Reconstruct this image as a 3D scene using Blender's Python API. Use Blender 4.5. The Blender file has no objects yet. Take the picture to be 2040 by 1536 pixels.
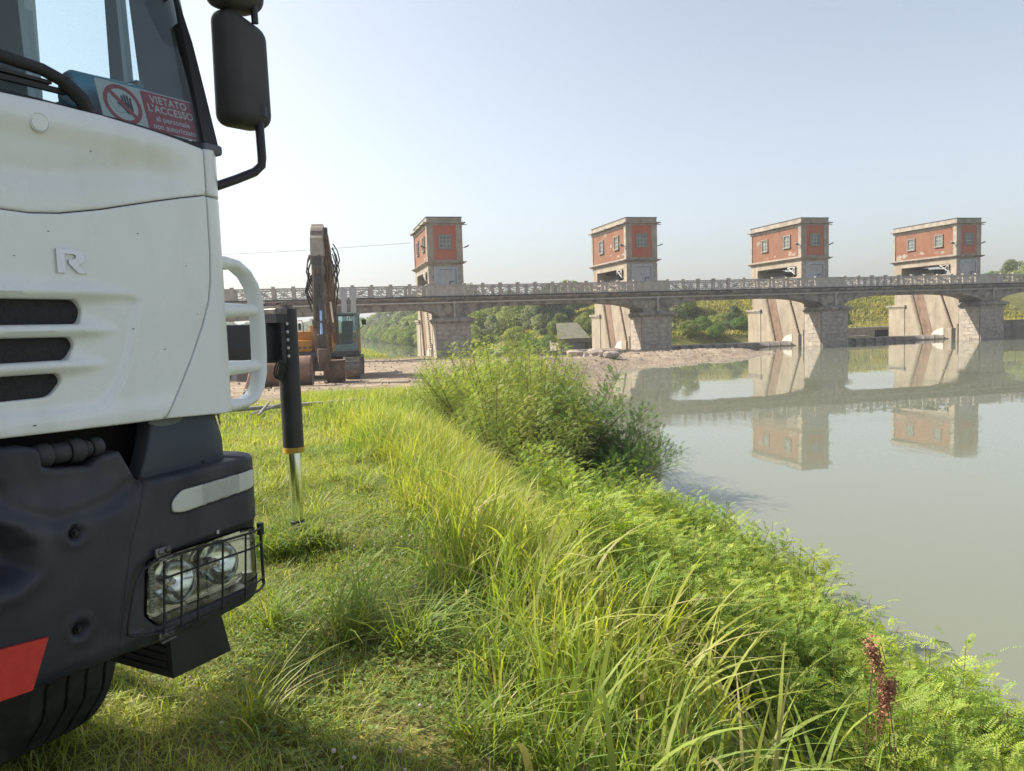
import bpy, bmesh, math, random
import numpy as np
from mathutils import Vector, Matrix
from mathutils.geometry import delaunay_2d_cdt
random.seed(7); RNG = np.random.default_rng(7)
SC = bpy.context.scene; COL = SC.collection

# ------------------------------------------------------------------ camera
PITCH, ROLL, EYE = 0.0802, 0.033, 3.4          # river level is z = 0, the bank by the lorry is z = 1.9
_f = Vector((0, math.cos(PITCH), -math.sin(PITCH)))
_u0 = Vector((0, math.sin(PITCH), math.cos(PITCH))); _r0 = Vector((1, 0, 0))
_r = _r0*math.cos(ROLL) - _u0*math.sin(ROLL); _u = _u0*math.cos(ROLL) + _r0*math.sin(ROLL)
cd = bpy.data.cameras.new('camera'); cam = bpy.data.objects.new('camera', cd); COL.objects.link(cam)
cd.sensor_width = 36; cd.lens = 27.0; cd.clip_start = 0.05; cd.clip_end = 6000
cam.matrix_world = Matrix(((_r.x, _u.x, -_f.x, 0), (_r.y, _u.y, -_f.y, 0), (_r.z, _u.z, -_f.z, EYE), (0, 0, 0, 1)))
SC.camera = cam

# ------------------------------------------------------------------ sky, sun, exposure
SUN_H = Vector((-0.945, 0.317, 0)).normalized(); SUN_EL = math.radians(41)
w = bpy.data.worlds.new('World'); SC.world = w; w.use_nodes = True
sky = w.node_tree.nodes.new('ShaderNodeTexSky'); sky.sky_type = 'NISHITA'; sky.sun_disc = False
sky.sun_elevation = SUN_EL; sky.sun_rotation = math.atan2(SUN_H.x, SUN_H.y)
sky.altitude = 0; sky.air_density = 1.0; sky.dust_density = 2.4; sky.ozone_density = 1.2
bg = w.node_tree.nodes['Background']; hsv = w.node_tree.nodes.new('ShaderNodeHueSaturation'); hsv.inputs['Saturation'].default_value = 0.56; w.node_tree.links.new(sky.outputs[0], hsv.inputs['Color']); w.node_tree.links.new(hsv.outputs[0], bg.inputs[0]); bg.inputs[1].default_value = 0.094
sl = bpy.data.lights.new('sun', 'SUN'); sl.energy = 3.7; sl.angle = math.radians(0.7); sl.color = (1.0, 0.93, 0.80)
so = bpy.data.objects.new('sun', sl); COL.objects.link(so)
SUN_D = SUN_H*math.cos(SUN_EL) + Vector((0, 0, math.sin(SUN_EL)))
so.rotation_euler = SUN_D.to_track_quat('Z', 'Y').to_euler(); so.location = (-30, 10, 40)
SC.view_settings.view_transform = 'Standard'; SC.view_settings.look = 'None'
SC.view_settings.exposure = 1.15; SC.view_settings.gamma = 1.0
SC.cycles.use_denoising = True; SC.cycles.denoising_input_passes = 'RGB_ALBEDO_NORMAL'; SC.cycles.denoising_prefilter = 'NONE'; SC.cycles.max_bounces = 8; SC.cycles.transparent_max_bounces = 12
SC.cycles.caustics_reflective = False; SC.cycles.caustics_refractive = False; SC.cycles.sample_clamp_indirect = 6

# ------------------------------------------------------------------ helpers: materials
MATS = {}
def mat(name, c1, c2=None, scale=4.0, rough=0.7, metal=0.0, bump=0.0, bscale=None, detail=6, spec=0.4,
        stain=None, stain_amt=0.5, stretch=(1, 1, 0.12), sscale=2.0, lo=0.38, hi=0.62, coat=0.0, dist=0.01, rvar=0.0):
    if name in MATS: return MATS[name]
    m = bpy.data.materials.new(name); m.use_nodes = True; nt = m.node_tree; N = nt.nodes; Lk = nt.links
    b = N['Principled BSDF']; b.inputs['Roughness'].default_value = rough; b.inputs['Metallic'].default_value = metal
    b.inputs['Specular IOR Level'].default_value = spec; b.inputs['Coat Weight'].default_value = coat; b.inputs['Coat Roughness'].default_value = 0.1
    tc0 = N.new('ShaderNodeTexCoord'); oi = N.new('ShaderNodeObjectInfo'); vm = N.new('ShaderNodeVectorMath'); vm.operation = 'MULTIPLY_ADD'
    Lk.new(oi.outputs['Random'], vm.inputs[0]); vm.inputs[1].default_value = (31, 17, 23); Lk.new(tc0.outputs['Object'], vm.inputs[2]); COORD = vm.outputs[0]
    def nz(sc, det=detail, mp=None):
        n = N.new('ShaderNodeTexNoise'); n.inputs['Scale'].default_value = sc; n.inputs['Detail'].default_value = det; n.inputs['Roughness'].default_value = 0.62
        if mp:
            mm = N.new('ShaderNodeMapping'); mm.inputs['Scale'].default_value = mp; Lk.new(COORD, mm.inputs[0]); Lk.new(mm.outputs[0], n.inputs[0])
        else: Lk.new(COORD, n.inputs[0])
        return n
    def ramp(src, a, c):
        r = N.new('ShaderNodeMapRange'); r.inputs[1].default_value = a; r.inputs[2].default_value = c; r.clamp = True; Lk.new(src, r.inputs[0]); return r.outputs[0]
    def mixc(f, a, c):
        x = N.new('ShaderNodeMix'); x.data_type = 'RGBA'
        if hasattr(f, 'links') or not isinstance(f, (int, float)): Lk.new(f, x.inputs[0])
        else: x.inputs[0].default_value = f
        for v, k in ((a, 6), (c, 7)):
            if isinstance(v, tuple): x.inputs[k].default_value = (*v, 1)
            else: Lk.new(v, x.inputs[k])
        return x.outputs[2]
    col = c1
    if c2 is not None: n1 = nz(scale); col = mixc(ramp(n1.outputs[0], lo, hi), c1, c2)
    if stain is not None:
        n2 = nz(sscale, 7, stretch); f = ramp(n2.outputs[0], 0.47, 0.72)
        mu = N.new('ShaderNodeMath'); mu.operation = 'MULTIPLY'; mu.inputs[1].default_value = stain_amt; Lk.new(f, mu.inputs[0]); col = mixc(mu.outputs[0], col, stain)
    if isinstance(col, tuple): b.inputs['Base Color'].default_value = (*col, 1)
    else: Lk.new(col, b.inputs['Base Color'])
    if rvar:
        n4 = nz(scale*1.7); r4 = N.new('ShaderNodeMapRange'); r4.inputs[1].default_value = 0.3; r4.inputs[2].default_value = 0.7
        r4.inputs[3].default_value = rough - rvar; r4.inputs[4].default_value = rough + rvar; Lk.new(n4.outputs[0], r4.inputs[0]); Lk.new(r4.outputs[0], b.inputs['Roughness'])
    if bump:
        n3 = nz(bscale or scale*4, 8); bp = N.new('ShaderNodeBump'); bp.inputs['Strength'].default_value = bump; bp.inputs['Distance'].default_value = dist
        Lk.new(n3.outputs[0], bp.inputs['Height']); Lk.new(bp.outputs[0], b.inputs['Normal'])
    MATS[name] = m; return m

def leafmat(name, trans=0.35, rough=0.5, spec=0.3):
    m = bpy.data.materials.new(name); m.use_nodes = True; nt = m.node_tree; N = nt.nodes; Lk = nt.links
    b = N['Principled BSDF']; b.inputs['Roughness'].default_value = rough; b.inputs['Specular IOR Level'].default_value = spec
    at = N.new('ShaderNodeAttribute'); at.attribute_name = 'tint'
    oi = N.new('ShaderNodeObjectInfo'); hs = N.new('ShaderNodeHueSaturation'); mr = N.new('ShaderNodeMapRange')
    mr.inputs[3].default_value = 0.82; mr.inputs[4].default_value = 1.15; Lk.new(oi.outputs['Random'], mr.inputs[0]); Lk.new(mr.outputs[0], hs.inputs['Value']); Lk.new(at.outputs[0], hs.inputs['Color'])
    Lk.new(hs.outputs[0], b.inputs['Base Color'])
    t = N.new('ShaderNodeBsdfTranslucent'); g = N.new('ShaderNodeMix'); g.data_type = 'RGBA'; g.blend_type = 'MULTIPLY'; g.inputs[0].default_value = 1
    g.inputs[7].default_value = (1.35, 1.35, 0.55, 1); Lk.new(hs.outputs[0], g.inputs[6]); Lk.new(g.outputs[2], t.inputs[0])
    mx = N.new('ShaderNodeMixShader'); mx.inputs[0].default_value = trans; Lk.new(b.outputs[0], mx.inputs[1]); Lk.new(t.outputs[0], mx.inputs[2]); Lk.new(mx.outputs[0], N['Material Output'].inputs[0])
    return m

def glassmat(name, tint, refl=0.9, rough=0.02, dust_glare=0.0):
    m = bpy.data.materials.new(name); m.use_nodes = True; nt = m.node_tree; N = nt.nodes; Lk = nt.links
    N.remove(N['Principled BSDF']); fr = N.new('ShaderNodeFresnel'); fr.inputs[0].default_value = 1.5
    t = N.new('ShaderNodeBsdfTransparent'); t.inputs[0].default_value = (*tint, 1); g = N.new('ShaderNodeBsdfGlossy'); g.inputs['Roughness'].default_value = rough; g.inputs[0].default_value = (refl, refl, refl, 1)
    mx = N.new('ShaderNodeMixShader'); Lk.new(fr.outputs[0], mx.inputs[0]); Lk.new(t.outputs[0], mx.inputs[1]); Lk.new(g.outputs[0], mx.inputs[2])
    d = N.new('ShaderNodeBsdfDiffuse'); d.inputs[0].default_value = (.62, .68, .74, 1); m2 = N.new('ShaderNodeMixShader'); m2.inputs[0].default_value = dust_glare; Lk.new(mx.outputs[0], m2.inputs[1]); Lk.new(d.outputs[0], m2.inputs[2]); Lk.new(m2.outputs[0], N['Material Output'].inputs[0])  # diffuse layer for dust and for sky glare painted on the glass
    MATS[name] = m; return m

# ------------------------------------------------------------------ helpers: meshes
def link(name, me, parent=None):
    o = bpy.data.objects.new(name, me); COL.objects.link(o)
    if parent is not None: o.parent = parent
    return o
def thing(name, label, cat, loc=(0, 0, 0), rz=0.0, group=None):
    o = link(name, None); o.location = loc; o.rotation_euler = (0, 0, rz); return tag(o, label, cat, group)
def tag(o, label=None, cat=None, group=None, kind=None):
    if label: o['label'] = label
    if cat: o['category'] = cat
    if group: o['group'] = group
    if kind: o['kind'] = kind
    return o
def copy_tree(o, parent=None):
    c = o.copy(); COL.objects.link(c)
    if parent is not None: c.parent = parent
    for ch in list(o.children): copy_tree(ch, c)
    return c
class MB:
    def __init__(s): s.v = []; s.f = []
    def add(s, vs, fs):
        n = len(s.v); s.v += [tuple(p) for p in vs]; s.f += [tuple(i+n for i in q) for q in fs]; return s
    def hexa(s, p): return s.add(p, [(0, 3, 2, 1), (4, 5, 6, 7), (0, 1, 5, 4), (1, 2, 6, 5), (2, 3, 7, 6), (3, 0, 4, 7)])
    def box(s, x0, x1, y0, y1, z0, z1, jit=0.0):
        p = [(x0, y0, z0), (x1, y0, z0), (x1, y1, z0), (x0, y1, z0), (x0, y0, z1), (x1, y0, z1), (x1, y1, z1), (x0, y1, z1)]
        if jit: p = [tuple(c + random.uniform(-jit, jit) for c in q) for q in p]
        return s.hexa(p)
    def bbox(s, x0, x1, y0, y1, z0, z1, r=0.01, seg=2):
        bm = bmesh.new(); bmesh.ops.create_cube(bm, size=1)
        for v in bm.verts: v.co = Vector(((x0+x1)/2 + v.co.x*(x1-x0), (y0+y1)/2 + v.co.y*(y1-y0), (z0+z1)/2 + v.co.z*(z1-z0)))
        bmesh.ops.bevel(bm, geom=bm.edges[:], offset=r, segments=seg, profile=0.5, affect='EDGES')
        return s.bm(bm)
    def bm(s, bm, mtx=None):
        bm.verts.index_update(); vs = [(mtx @ v.co if mtx else v.co)[:] for v in bm.verts]; fs = [[v.index for v in f.verts] for f in bm.faces]; bm.free(); return s.add(vs, fs)
    def prism(s, poly, axis, lo, hi):
        n = len(poly); fn = {'x': lambda a, b, t: (t, a, b), 'y': lambda a, b, t: (a, t, b), 'z': lambda a, b, t: (a, b, t)}[axis]
        vs = [fn(a, b, lo) for a, b in poly] + [fn(a, b, hi) for a, b in poly]
        return s.add(vs, [tuple(range(n))[::-1], tuple(range(n, 2*n))] + [(i, (i+1) % n, n+(i+1) % n, n+i) for i in range(n)])
    def tube(s, pts, r, seg=8, cap=True):
        pts = [Vector(p) for p in pts]; rs = r if isinstance(r, (list, tuple)) else [r]*len(pts); n0 = len(s.v); prev = None; rings = []
        for i, p in enumerate(pts):
            d = (pts[min(i+1, len(pts)-1)] - pts[max(i-1, 0)]).normalized()
            if prev is None: a = d.orthogonal().normalized()
            else: a = (prev - d*prev.dot(d)); a = a.normalized() if a.length > 1e-6 else d.orthogonal().normalized()
            prev = a; c = d.cross(a)
            rings.append([p + (a*math.cos(2*math.pi*k/seg) + c*math.sin(2*math.pi*k/seg))*rs[i] for k in range(seg)])
        vs = [q for rg in rings for q in rg]; fs = []
        for i in range(len(pts)-1):
            for k in range(seg): fs.append((i*seg+k, i*seg+(k+1) % seg, (i+1)*seg+(k+1) % seg, (i+1)*seg+k))
        if cap: fs += [tuple(range(seg))[::-1], tuple((len(pts)-1)*seg+k for k in range(seg))]
        return s.add(vs, fs)
    def bar(s, p0, p1, w, h, up=(0, 0, 1)):
        p0 = Vector(p0); p1 = Vector(p1); d = (p1-p0).normalized(); up = Vector(up); a = d.cross(up)
        a = (a.normalized() if a.length > 1e-5 else d.orthogonal().normalized()); c = a.cross(d)
        q = []
        for p in (p0, p1):
            for sa, sc in ((-1, -1), (1, -1), (1, 1), (-1, 1)): q.append(p + a*sa*w/2 + c*sc*h/2)
        return s.hexa(q)
    def lathe(s, prof, origin, axis, seg=24, cap=True):
        o = Vector(origin); ax = Vector(axis).normalized(); a = ax.orthogonal().normalized(); c = ax.cross(a)
        vs = [o + ax*t + (a*math.cos(2*math.pi*k/seg) + c*math.sin(2*math.pi*k/seg))*r for r, t in prof for k in range(seg)]
        fs = [(i*seg+k, i*seg+(k+1) % seg, (i+1)*seg+(k+1) % seg, (i+1)*seg+k) for i in range(len(prof)-1) for k in range(seg)]
        if cap: fs += [tuple(range(seg))[::-1], tuple((len(prof)-1)*seg+k for k in range(seg))]
        return s.add(vs, fs)
    def mesh(s, name, m=None, smooth=False, angle=None, fix=True):
        me = bpy.data.meshes.new(name); me.from_pydata(s.v, [], s.f)
        if fix:
            bm = bmesh.new(); bm.from_mesh(me); bmesh.ops.recalc_face_normals(bm, faces=bm.faces); bm.to_mesh(me); bm.free()
        if m: me.materials.append(m)
        if smooth:
            me.shade_smooth()
            if angle: me.set_sharp_from_angle(angle=math.radians(angle))
        me.update(); return me
    def build(s, name, m, parent=None, smooth=False, angle=None, fix=True): return link(name, s.mesh(name, m, smooth, angle, fix), parent)

def np_mesh(name, verts, faces, m=None, colors=None, smooth=False, attrs=None):
    verts = np.asarray(verts, np.float32).reshape(-1, 3); faces = np.asarray(faces, np.int32); k = faces.shape[1]
    me = bpy.data.meshes.new(name); me.vertices.add(len(verts)); me.vertices.foreach_set('co', verts.ravel())
    me.loops.add(faces.size); me.loops.foreach_set('vertex_index', faces.ravel())
    me.polygons.add(len(faces)); me.polygons.foreach_set('loop_start', np.arange(0, faces.size, k, dtype=np.int32))
    if smooth: me.polygons.foreach_set('use_smooth', np.ones(len(faces), bool))
    me.update(calc_edges=True)
    if colors is not None:
        a = me.color_attributes.new('tint', 'FLOAT_COLOR', 'POINT'); c = np.ones((len(verts), 4), np.float32); c[:, :3] = colors; a.data.foreach_set('color', c.ravel())
    for kx, v in (attrs or {}).items():
        a = me.attributes.new(kx, 'FLOAT', 'POINT'); a.data.foreach_set('value', np.asarray(v, np.float32))
    if m: me.materials.append(m)
    return me

_G = np.random.default_rng(3).random((256, 256))
def vn(x, y, sc=1.0, ox=0.0):
    x = np.asarray(x, float)*sc + ox + 500; y = np.asarray(y, float)*sc + ox*1.7 + 500
    xi = np.floor(x).astype(int); yi = np.floor(y).astype(int); fx = x-xi; fy = y-yi; fx = fx*fx*(3-2*fx); fy = fy*fy*(3-2*fy)
    g = lambda i, j: _G[i % 256, j % 256]
    return (g(xi, yi)*(1-fx)+g(xi+1, yi)*fx)*(1-fy) + (g(xi, yi+1)*(1-fx)+g(xi+1, yi+1)*fx)*fy
def fbm(x, y, sc=1.0, ox=0.0, o=4): return sum(vn(x, y, sc*2**i, ox+i*7.3)/2**i for i in range(o))/(2-2**(1-o))
def sst(a, b, x): t = np.clip((np.asarray(x, float)-a)/(b-a), 0, 1); return t*t*(3-2*t)
def inpoly(px, py, poly):
    px = np.asarray(px, float); py = np.asarray(py, float); r = np.zeros(px.shape, bool); n = len(poly)
    for i in range(n):
        x0, y0 = poly[i]; x1, y1 = poly[(i+1) % n]
        if y0 == y1: continue
        c = ((y0 > py) != (y1 > py)) & (px < (x1-x0)*(py-y0)/(y1-y0)+x0); r ^= c
    return r
def dpoly(px, py, poly, closed=True):
    px = np.asarray(px, float); py = np.asarray(py, float); d = np.full(px.shape, 1e9); n = len(poly)
    for i in range(n if closed else n-1):
        x0, y0 = poly[i]; x1, y1 = poly[(i+1) % n]; dx = x1-x0; dy = y1-y0; l2 = dx*dx+dy*dy+1e-12
        t = np.clip(((px-x0)*dx+(py-y0)*dy)/l2, 0, 1); d = np.minimum(d, np.hypot(px-x0-t*dx, py-y0-t*dy))
    return d
def sdist(px, py, poly): d = dpoly(px, py, poly); return np.where(inpoly(px, py, poly), d, -d)
# ------------------------------------------------------------------ bridge frame
BX, BY, BTH, SPAN, TW = 13.543, 78.342, 0.2471, 20.055, 3.404
Bv = np.array([math.cos(BTH), math.sin(BTH)]); Av = np.array([-math.sin(BTH), math.cos(BTH)])
def br(b, a): return (BX + b*Bv[0] + a*Av[0], BY + b*Bv[1] + a*Av[1])
def to_ba(x, y): return (x-BX)*Bv[0]+(y-BY)*Bv[1], (x-BX)*Av[0]+(y-BY)*Av[1]

# ------------------------------------------------------------------ ground
NEAR = [(3.3, -60), (3.25, -3), (3.05, 4), (2.68, 8), (2.45, 10.3), (2.1, 11.8), (1.7, 13.2), (1.2, 15), (1.1, 18), (1.3, 21), (2.3, 27), (3.6, 33), (5.2, 42), (7.1, 51.0), (9.5, 54.2), (13.0, 57.5), (18, 62.6), (22, 66.2), (23.6, 67.9), (23.4, 69.8),
        (20.5, 72.0), (16.5, 74.6), (13.2, 77.5), (11, 82), (2, 81), (-8, 80.5), (-12.6, 82), (-29, 149), (-75, 290), (-300, 700), (-900, 700), (-900, -60)]
FAR = [(-420, 1500), (-57, 289), (-30, 186), (-17, 140), (-4, 112), br(-4, 17), br(-3, 13.5), br(41.8, 13.5), br(41.8, 2.9), br(130, 2.9), (900, 200), (900, 1500)]
def ground_z(x, y):
    x = np.asarray(x, float); y = np.asarray(y, float)
    s = sdist(x, y, NEAR); s2 = sdist(x, y, FAR); b, a = to_ba(x, y)
    lv = 1.9 - 0.63*sst(9, 27, y) - 0.75*sst(42, 68, y)
    bar = sst(4.5, 10, x)*sst(44, 54, y); lv = lv*(1-bar) + bar*(0.12 + 0.7*fbm(x, y, 0.35, 4)) + 0.16*bar*(fbm(x, y, 1.6, 14)-.5)
    wid = (3.6+1.0*sst(4, 9, y))*(1-bar) + 3.5*bar
    rough = 0.06*(fbm(x, y, 1.1, 2)-0.5) + 0.25*(fbm(x, y, 0.25, 9)-0.5)*sst(14, 30, y)
    z1 = np.where(s > 0, lv*sst(-0.12*wid, wid, s) + rough*sst(0, 2.5, s) - 0.02, np.maximum(-2.5, s*0.45))
    lev = 4.6*sst(20, 34, a - 6*sst(30, 6, b))*sst(-6, 14, b)
    z2 = np.where(s2 > 0, 1.3*sst(0, 2.5, s2) + lev*sst(2, 8, s2) + 0.5*(fbm(x, y, 0.12, 5)-0.5)*sst(3, 8, s2), np.maximum(-2.5, s2*0.5))
    return np.maximum(z1, z2)
def gz(x, y): return float(ground_z(np.array([x]), np.array([y]))[0])
def grow(a, b, step, far, fac=1.18):
    xs = list(np.arange(a, b+1e-6, step)); st = step; lo = [a]; hi = [b]
    while hi[-1] < far: st *= fac; hi.append(hi[-1]+st)
    st = step
    while lo[-1] > -far: st *= fac; lo.append(lo[-1]-st)
    return np.array(sorted(set([round(float(q), 4) for q in lo[1:] + xs + hi[1:]])))
gxs = grow(-14, 30, 0.33, 2600, 1.07); gys = grow(1.5, 96, 0.42, 2600, 1.07)
GX, GY = np.meshgrid(gxs, gys); GZ = ground_z(GX.ravel(), GY.ravel())
nx, ny = len(gxs), len(gys); ii = (np.arange(ny-1)[:, None]*nx + np.arange(nx-1)[None, :]).ravel()
gf = np.stack([ii, ii+1, ii+nx+1, ii+nx], 1)
gv = np.stack([GX.ravel(), GY.ravel(), GZ], 1)
# where the soil is bare sand (digger yard, sand bar) and where it is turf
px, py = GX.ravel(), GY.ravel(); bb_, aa_ = to_ba(px, py)
yard = sst(17.5, 21, py + 0.9*(fbm(px, py, 0.5, 1)-0.5)*6 - 0.35*np.clip(-px-7, 0, 9))*sst(0, 3, 60-py+0*px)
yard = np.maximum(yard, sst(38, 42, py)*sst(78, 66, py))
sand = np.where(py < 84, yard, 0); sand = np.maximum(sand, sst(3.5, 6, px)*sst(40, 46, py)*sst(86, 82, py))
me = np_mesh('ground', gv, gf, None, attrs={'sand': sand}, smooth=True)
m = bpy.data.materials.new('soil'); m.use_nodes = True; nt = m.node_tree; N = nt.nodes; Lk = nt.links; b = N['Principled BSDF']; b.inputs['Roughness'].default_value = 0.95; b.inputs['Specular IOR Level'].default_value = 0.15
tc = N.new('ShaderNodeTexCoord'); at = N.new('ShaderNodeAttribute'); at.attribute_name = 'sand'
def _nz(sc, d=8):
    n = N.new('ShaderNodeTexNoise'); n.inputs['Scale'].default_value = sc; n.inputs['Detail'].default_value = d; n.inputs['Roughness'].default_value = 0.65; Lk.new(tc.outputs['Object'], n.inputs[0]); return n
def _ramp(src, stops):
    r = N.new('ShaderNodeValToRGB'); Lk.new(src, r.inputs[0]); e = r.color_ramp.elements
    e[0].position, e[0].color = stops[0][0], (*stops[0][1], 1); e[1].position, e[1].color = stops[-1][0], (*stops[-1][1], 1)
    for p, c in stops[1:-1]: q = e.new(p); q.color = (*c, 1)
    return r.outputs[0]
turf = _ramp(_nz(2.3).outputs[0], [(0.3, (0.075, 0.09, 0.022)), (0.5, (0.13, 0.135, 0.036)), (0.68, (0.24, 0.19, 0.09))])
dirt = _ramp(_nz(1.3, 12).outputs[0], [(0.28, (0.15, 0.11, 0.075)), (0.5, (0.29, 0.225, 0.165)), (0.72, (0.40, 0.33, 0.25))])
ad = N.new('ShaderNodeMath'); ad.operation = 'MULTIPLY_ADD'; n5 = _nz(1.5); Lk.new(n5.outputs[0], ad.inputs[0]); ad.inputs[1].default_value = 0.7; sb = N.new('ShaderNodeMath'); sb.operation = 'SUBTRACT'; Lk.new(at.outputs['Fac'], sb.inputs[0]); sb.inputs[1].default_value = 0.35; Lk.new(sb.outputs[0], ad.inputs[2])
mr = N.new('ShaderNodeMapRange'); mr.inputs[1].default_value = 0.3; mr.inputs[2].default_value = 0.6; Lk.new(ad.outputs[0], mr.inputs[0])
mx = N.new('ShaderNodeMix'); mx.data_type = 'RGBA'; Lk.new(mr.outputs[0], mx.inputs[0]); Lk.new(turf, mx.inputs[6]); Lk.new(dirt, mx.inputs[7]); Lk.new(mx.outputs[2], b.inputs['Base Color'])
bp = N.new('ShaderNodeBump'); bp.inputs['Strength'].default_value = 0.9; bp.inputs['Distance'].default_value = 0.08; Lk.new(_nz(3.0, 10).outputs[0], bp.inputs['Height']); Lk.new(bp.outputs[0], b.inputs['Normal'])
me.materials.append(m); tag(link('ground', me), kind='structure')

# ------------------------------------------------------------------ water
me = np_mesh('river', [(-2500, -60, 0), (2500, -60, 0), (2500, 2600, 0), (-2500, 2600, 0)], [[0, 1, 2, 3]])
m = bpy.data.materials.new('murky_water'); m.use_nodes = True; nt = m.node_tree; N = nt.nodes; Lk = nt.links; b = N['Principled BSDF']
b.inputs['Base Color'].default_value = (0.178, 0.190, 0.138, 1); b.inputs['Roughness'].default_value = 0.03; b.inputs['IOR'].default_value = 1.333; b.inputs['Specular IOR Level'].default_value = 0.5
tc = N.new('ShaderNodeTexCoord'); mp = N.new('ShaderNodeMapping'); mp.inputs['Scale'].default_value = (0.9, 0.28, 1); mp.inputs['Rotation'].default_value = (0, 0, 0.3); Lk.new(tc.outputs['Object'], mp.inputs[0])
n1 = N.new('ShaderNodeTexNoise'); n1.inputs['Scale'].default_value = 1.2; n1.inputs['Detail'].default_value = 3; Lk.new(mp.outputs[0], n1.inputs[0])
bp = N.new('ShaderNodeBump'); bp.inputs['Strength'].default_value = 0.25; bp.inputs['Distance'].default_value = 0.012; Lk.new(n1.outputs[0], bp.inputs['Height']); Lk.new(bp.outputs[0], b.inputs['Normal'])
n2 = N.new('ShaderNodeTexNoise'); n2.inputs['Scale'].default_value = 0.09; n2.inputs['Detail'].default_value = 4; mp2 = N.new('ShaderNodeMapping'); mp2.inputs['Scale'].default_value = (1, 2.6, 1); Lk.new(tc.outputs['Object'], mp2.inputs[0]); Lk.new(mp2.outputs[0], n2.inputs[0])
r2 = N.new('ShaderNodeMapRange'); r2.inputs[1].default_value = 0.42; r2.inputs[2].default_value = 0.68; r2.inputs[3].default_value = 0.12; r2.inputs[4].default_value = 0.75; Lk.new(n2.outputs[0], r2.inputs[0]); Lk.new(r2.outputs[0], bp.inputs['Strength'])
r3 = N.new('ShaderNodeMapRange'); r3.inputs[1].default_value = 0.42; r3.inputs[2].default_value = 0.68; r3.inputs[3].default_value = 0.02; r3.inputs[4].default_value = 0.075; Lk.new(n2.outputs[0], r3.inputs[0]); Lk.new(r3.outputs[0], b.inputs['Roughness'])
me.materials.append(m); tag(link('river', me), kind='structure')
# ------------------------------------------------------------------ bridge materials
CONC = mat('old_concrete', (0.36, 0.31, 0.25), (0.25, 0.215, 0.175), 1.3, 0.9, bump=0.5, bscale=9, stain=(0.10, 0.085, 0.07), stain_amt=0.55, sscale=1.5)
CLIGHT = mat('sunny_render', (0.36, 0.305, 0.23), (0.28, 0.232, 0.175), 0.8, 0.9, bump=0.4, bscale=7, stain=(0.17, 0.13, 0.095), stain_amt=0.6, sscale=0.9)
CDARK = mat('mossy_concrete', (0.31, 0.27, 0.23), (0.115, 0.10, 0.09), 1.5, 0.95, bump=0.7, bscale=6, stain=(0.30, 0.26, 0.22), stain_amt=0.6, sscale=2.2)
CRAIL = mat('railing_concrete', (0.44, 0.40, 0.36), (0.34, 0.30, 0.27), 2.5, 0.9, bump=0.3, bscale=14, stain=(0.2, 0.17, 0.15), stain_amt=0.4)
REDF = mat('red_plaster_front', (0.41, 0.085, 0.050), (0.37, 0.12, 0.072), 0.9, 0.92, bump=0.25, bscale=11, stain=(0.40, 0.20, 0.14), stain_amt=0.5, sscale=1.1)
RED = mat('red_plaster', (0.20, 0.078, 0.040), (0.225, 0.108, 0.062), 0.9, 0.92, bump=0.25, bscale=11, stain=(0.165, 0.092, 0.065), stain_amt=0.9, sscale=1.1)
STONE = mat('pier_stone', (0.44, 0.38, 0.32), (0.30, 0.26, 0.22), 1.6, 0.95, bump=0.7, bscale=9, stain=(0.085, 0.075, 0.06), stain_amt=0.5, sscale=1.3)
GREYM = mat('grey_painted_steel', (0.36, 0.38, 0.40), (0.31, 0.33, 0.35), 2, 0.55, stain=(0.25, 0.23, 0.21), stain_amt=0.35)
RUST = mat('rusty_steel', (0.13, 0.075, 0.045), (0.07, 0.045, 0.035), 3, 0.85, bump=0.4, bscale=20)
DARK = mat('dark_interior', (0.02, 0.019, 0.018), (0.035, 0.03, 0.028), 3, 0.9)
TAR = mat('tar_edge', (0.045, 0.043, 0.042), (0.07, 0.065, 0.06), 3, 0.8)
WFRAME = mat('window_frame_grey', (0.34, 0.35, 0.31), (0.42, 0.42, 0.38), 6, 0.7)
PANE = mat('dusty_pane', (0.07, 0.085, 0.075), (0.15, 0.175, 0.15), 2.2, 0.12, spec=0.6)
WPAINT = mat('white_painted_steel', (0.62, 0.60, 0.56), (0.5, 0.47, 0.42), 3, 0.6, stain=(0.3, 0.2, 0.12), stain_amt=0.4)

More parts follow.
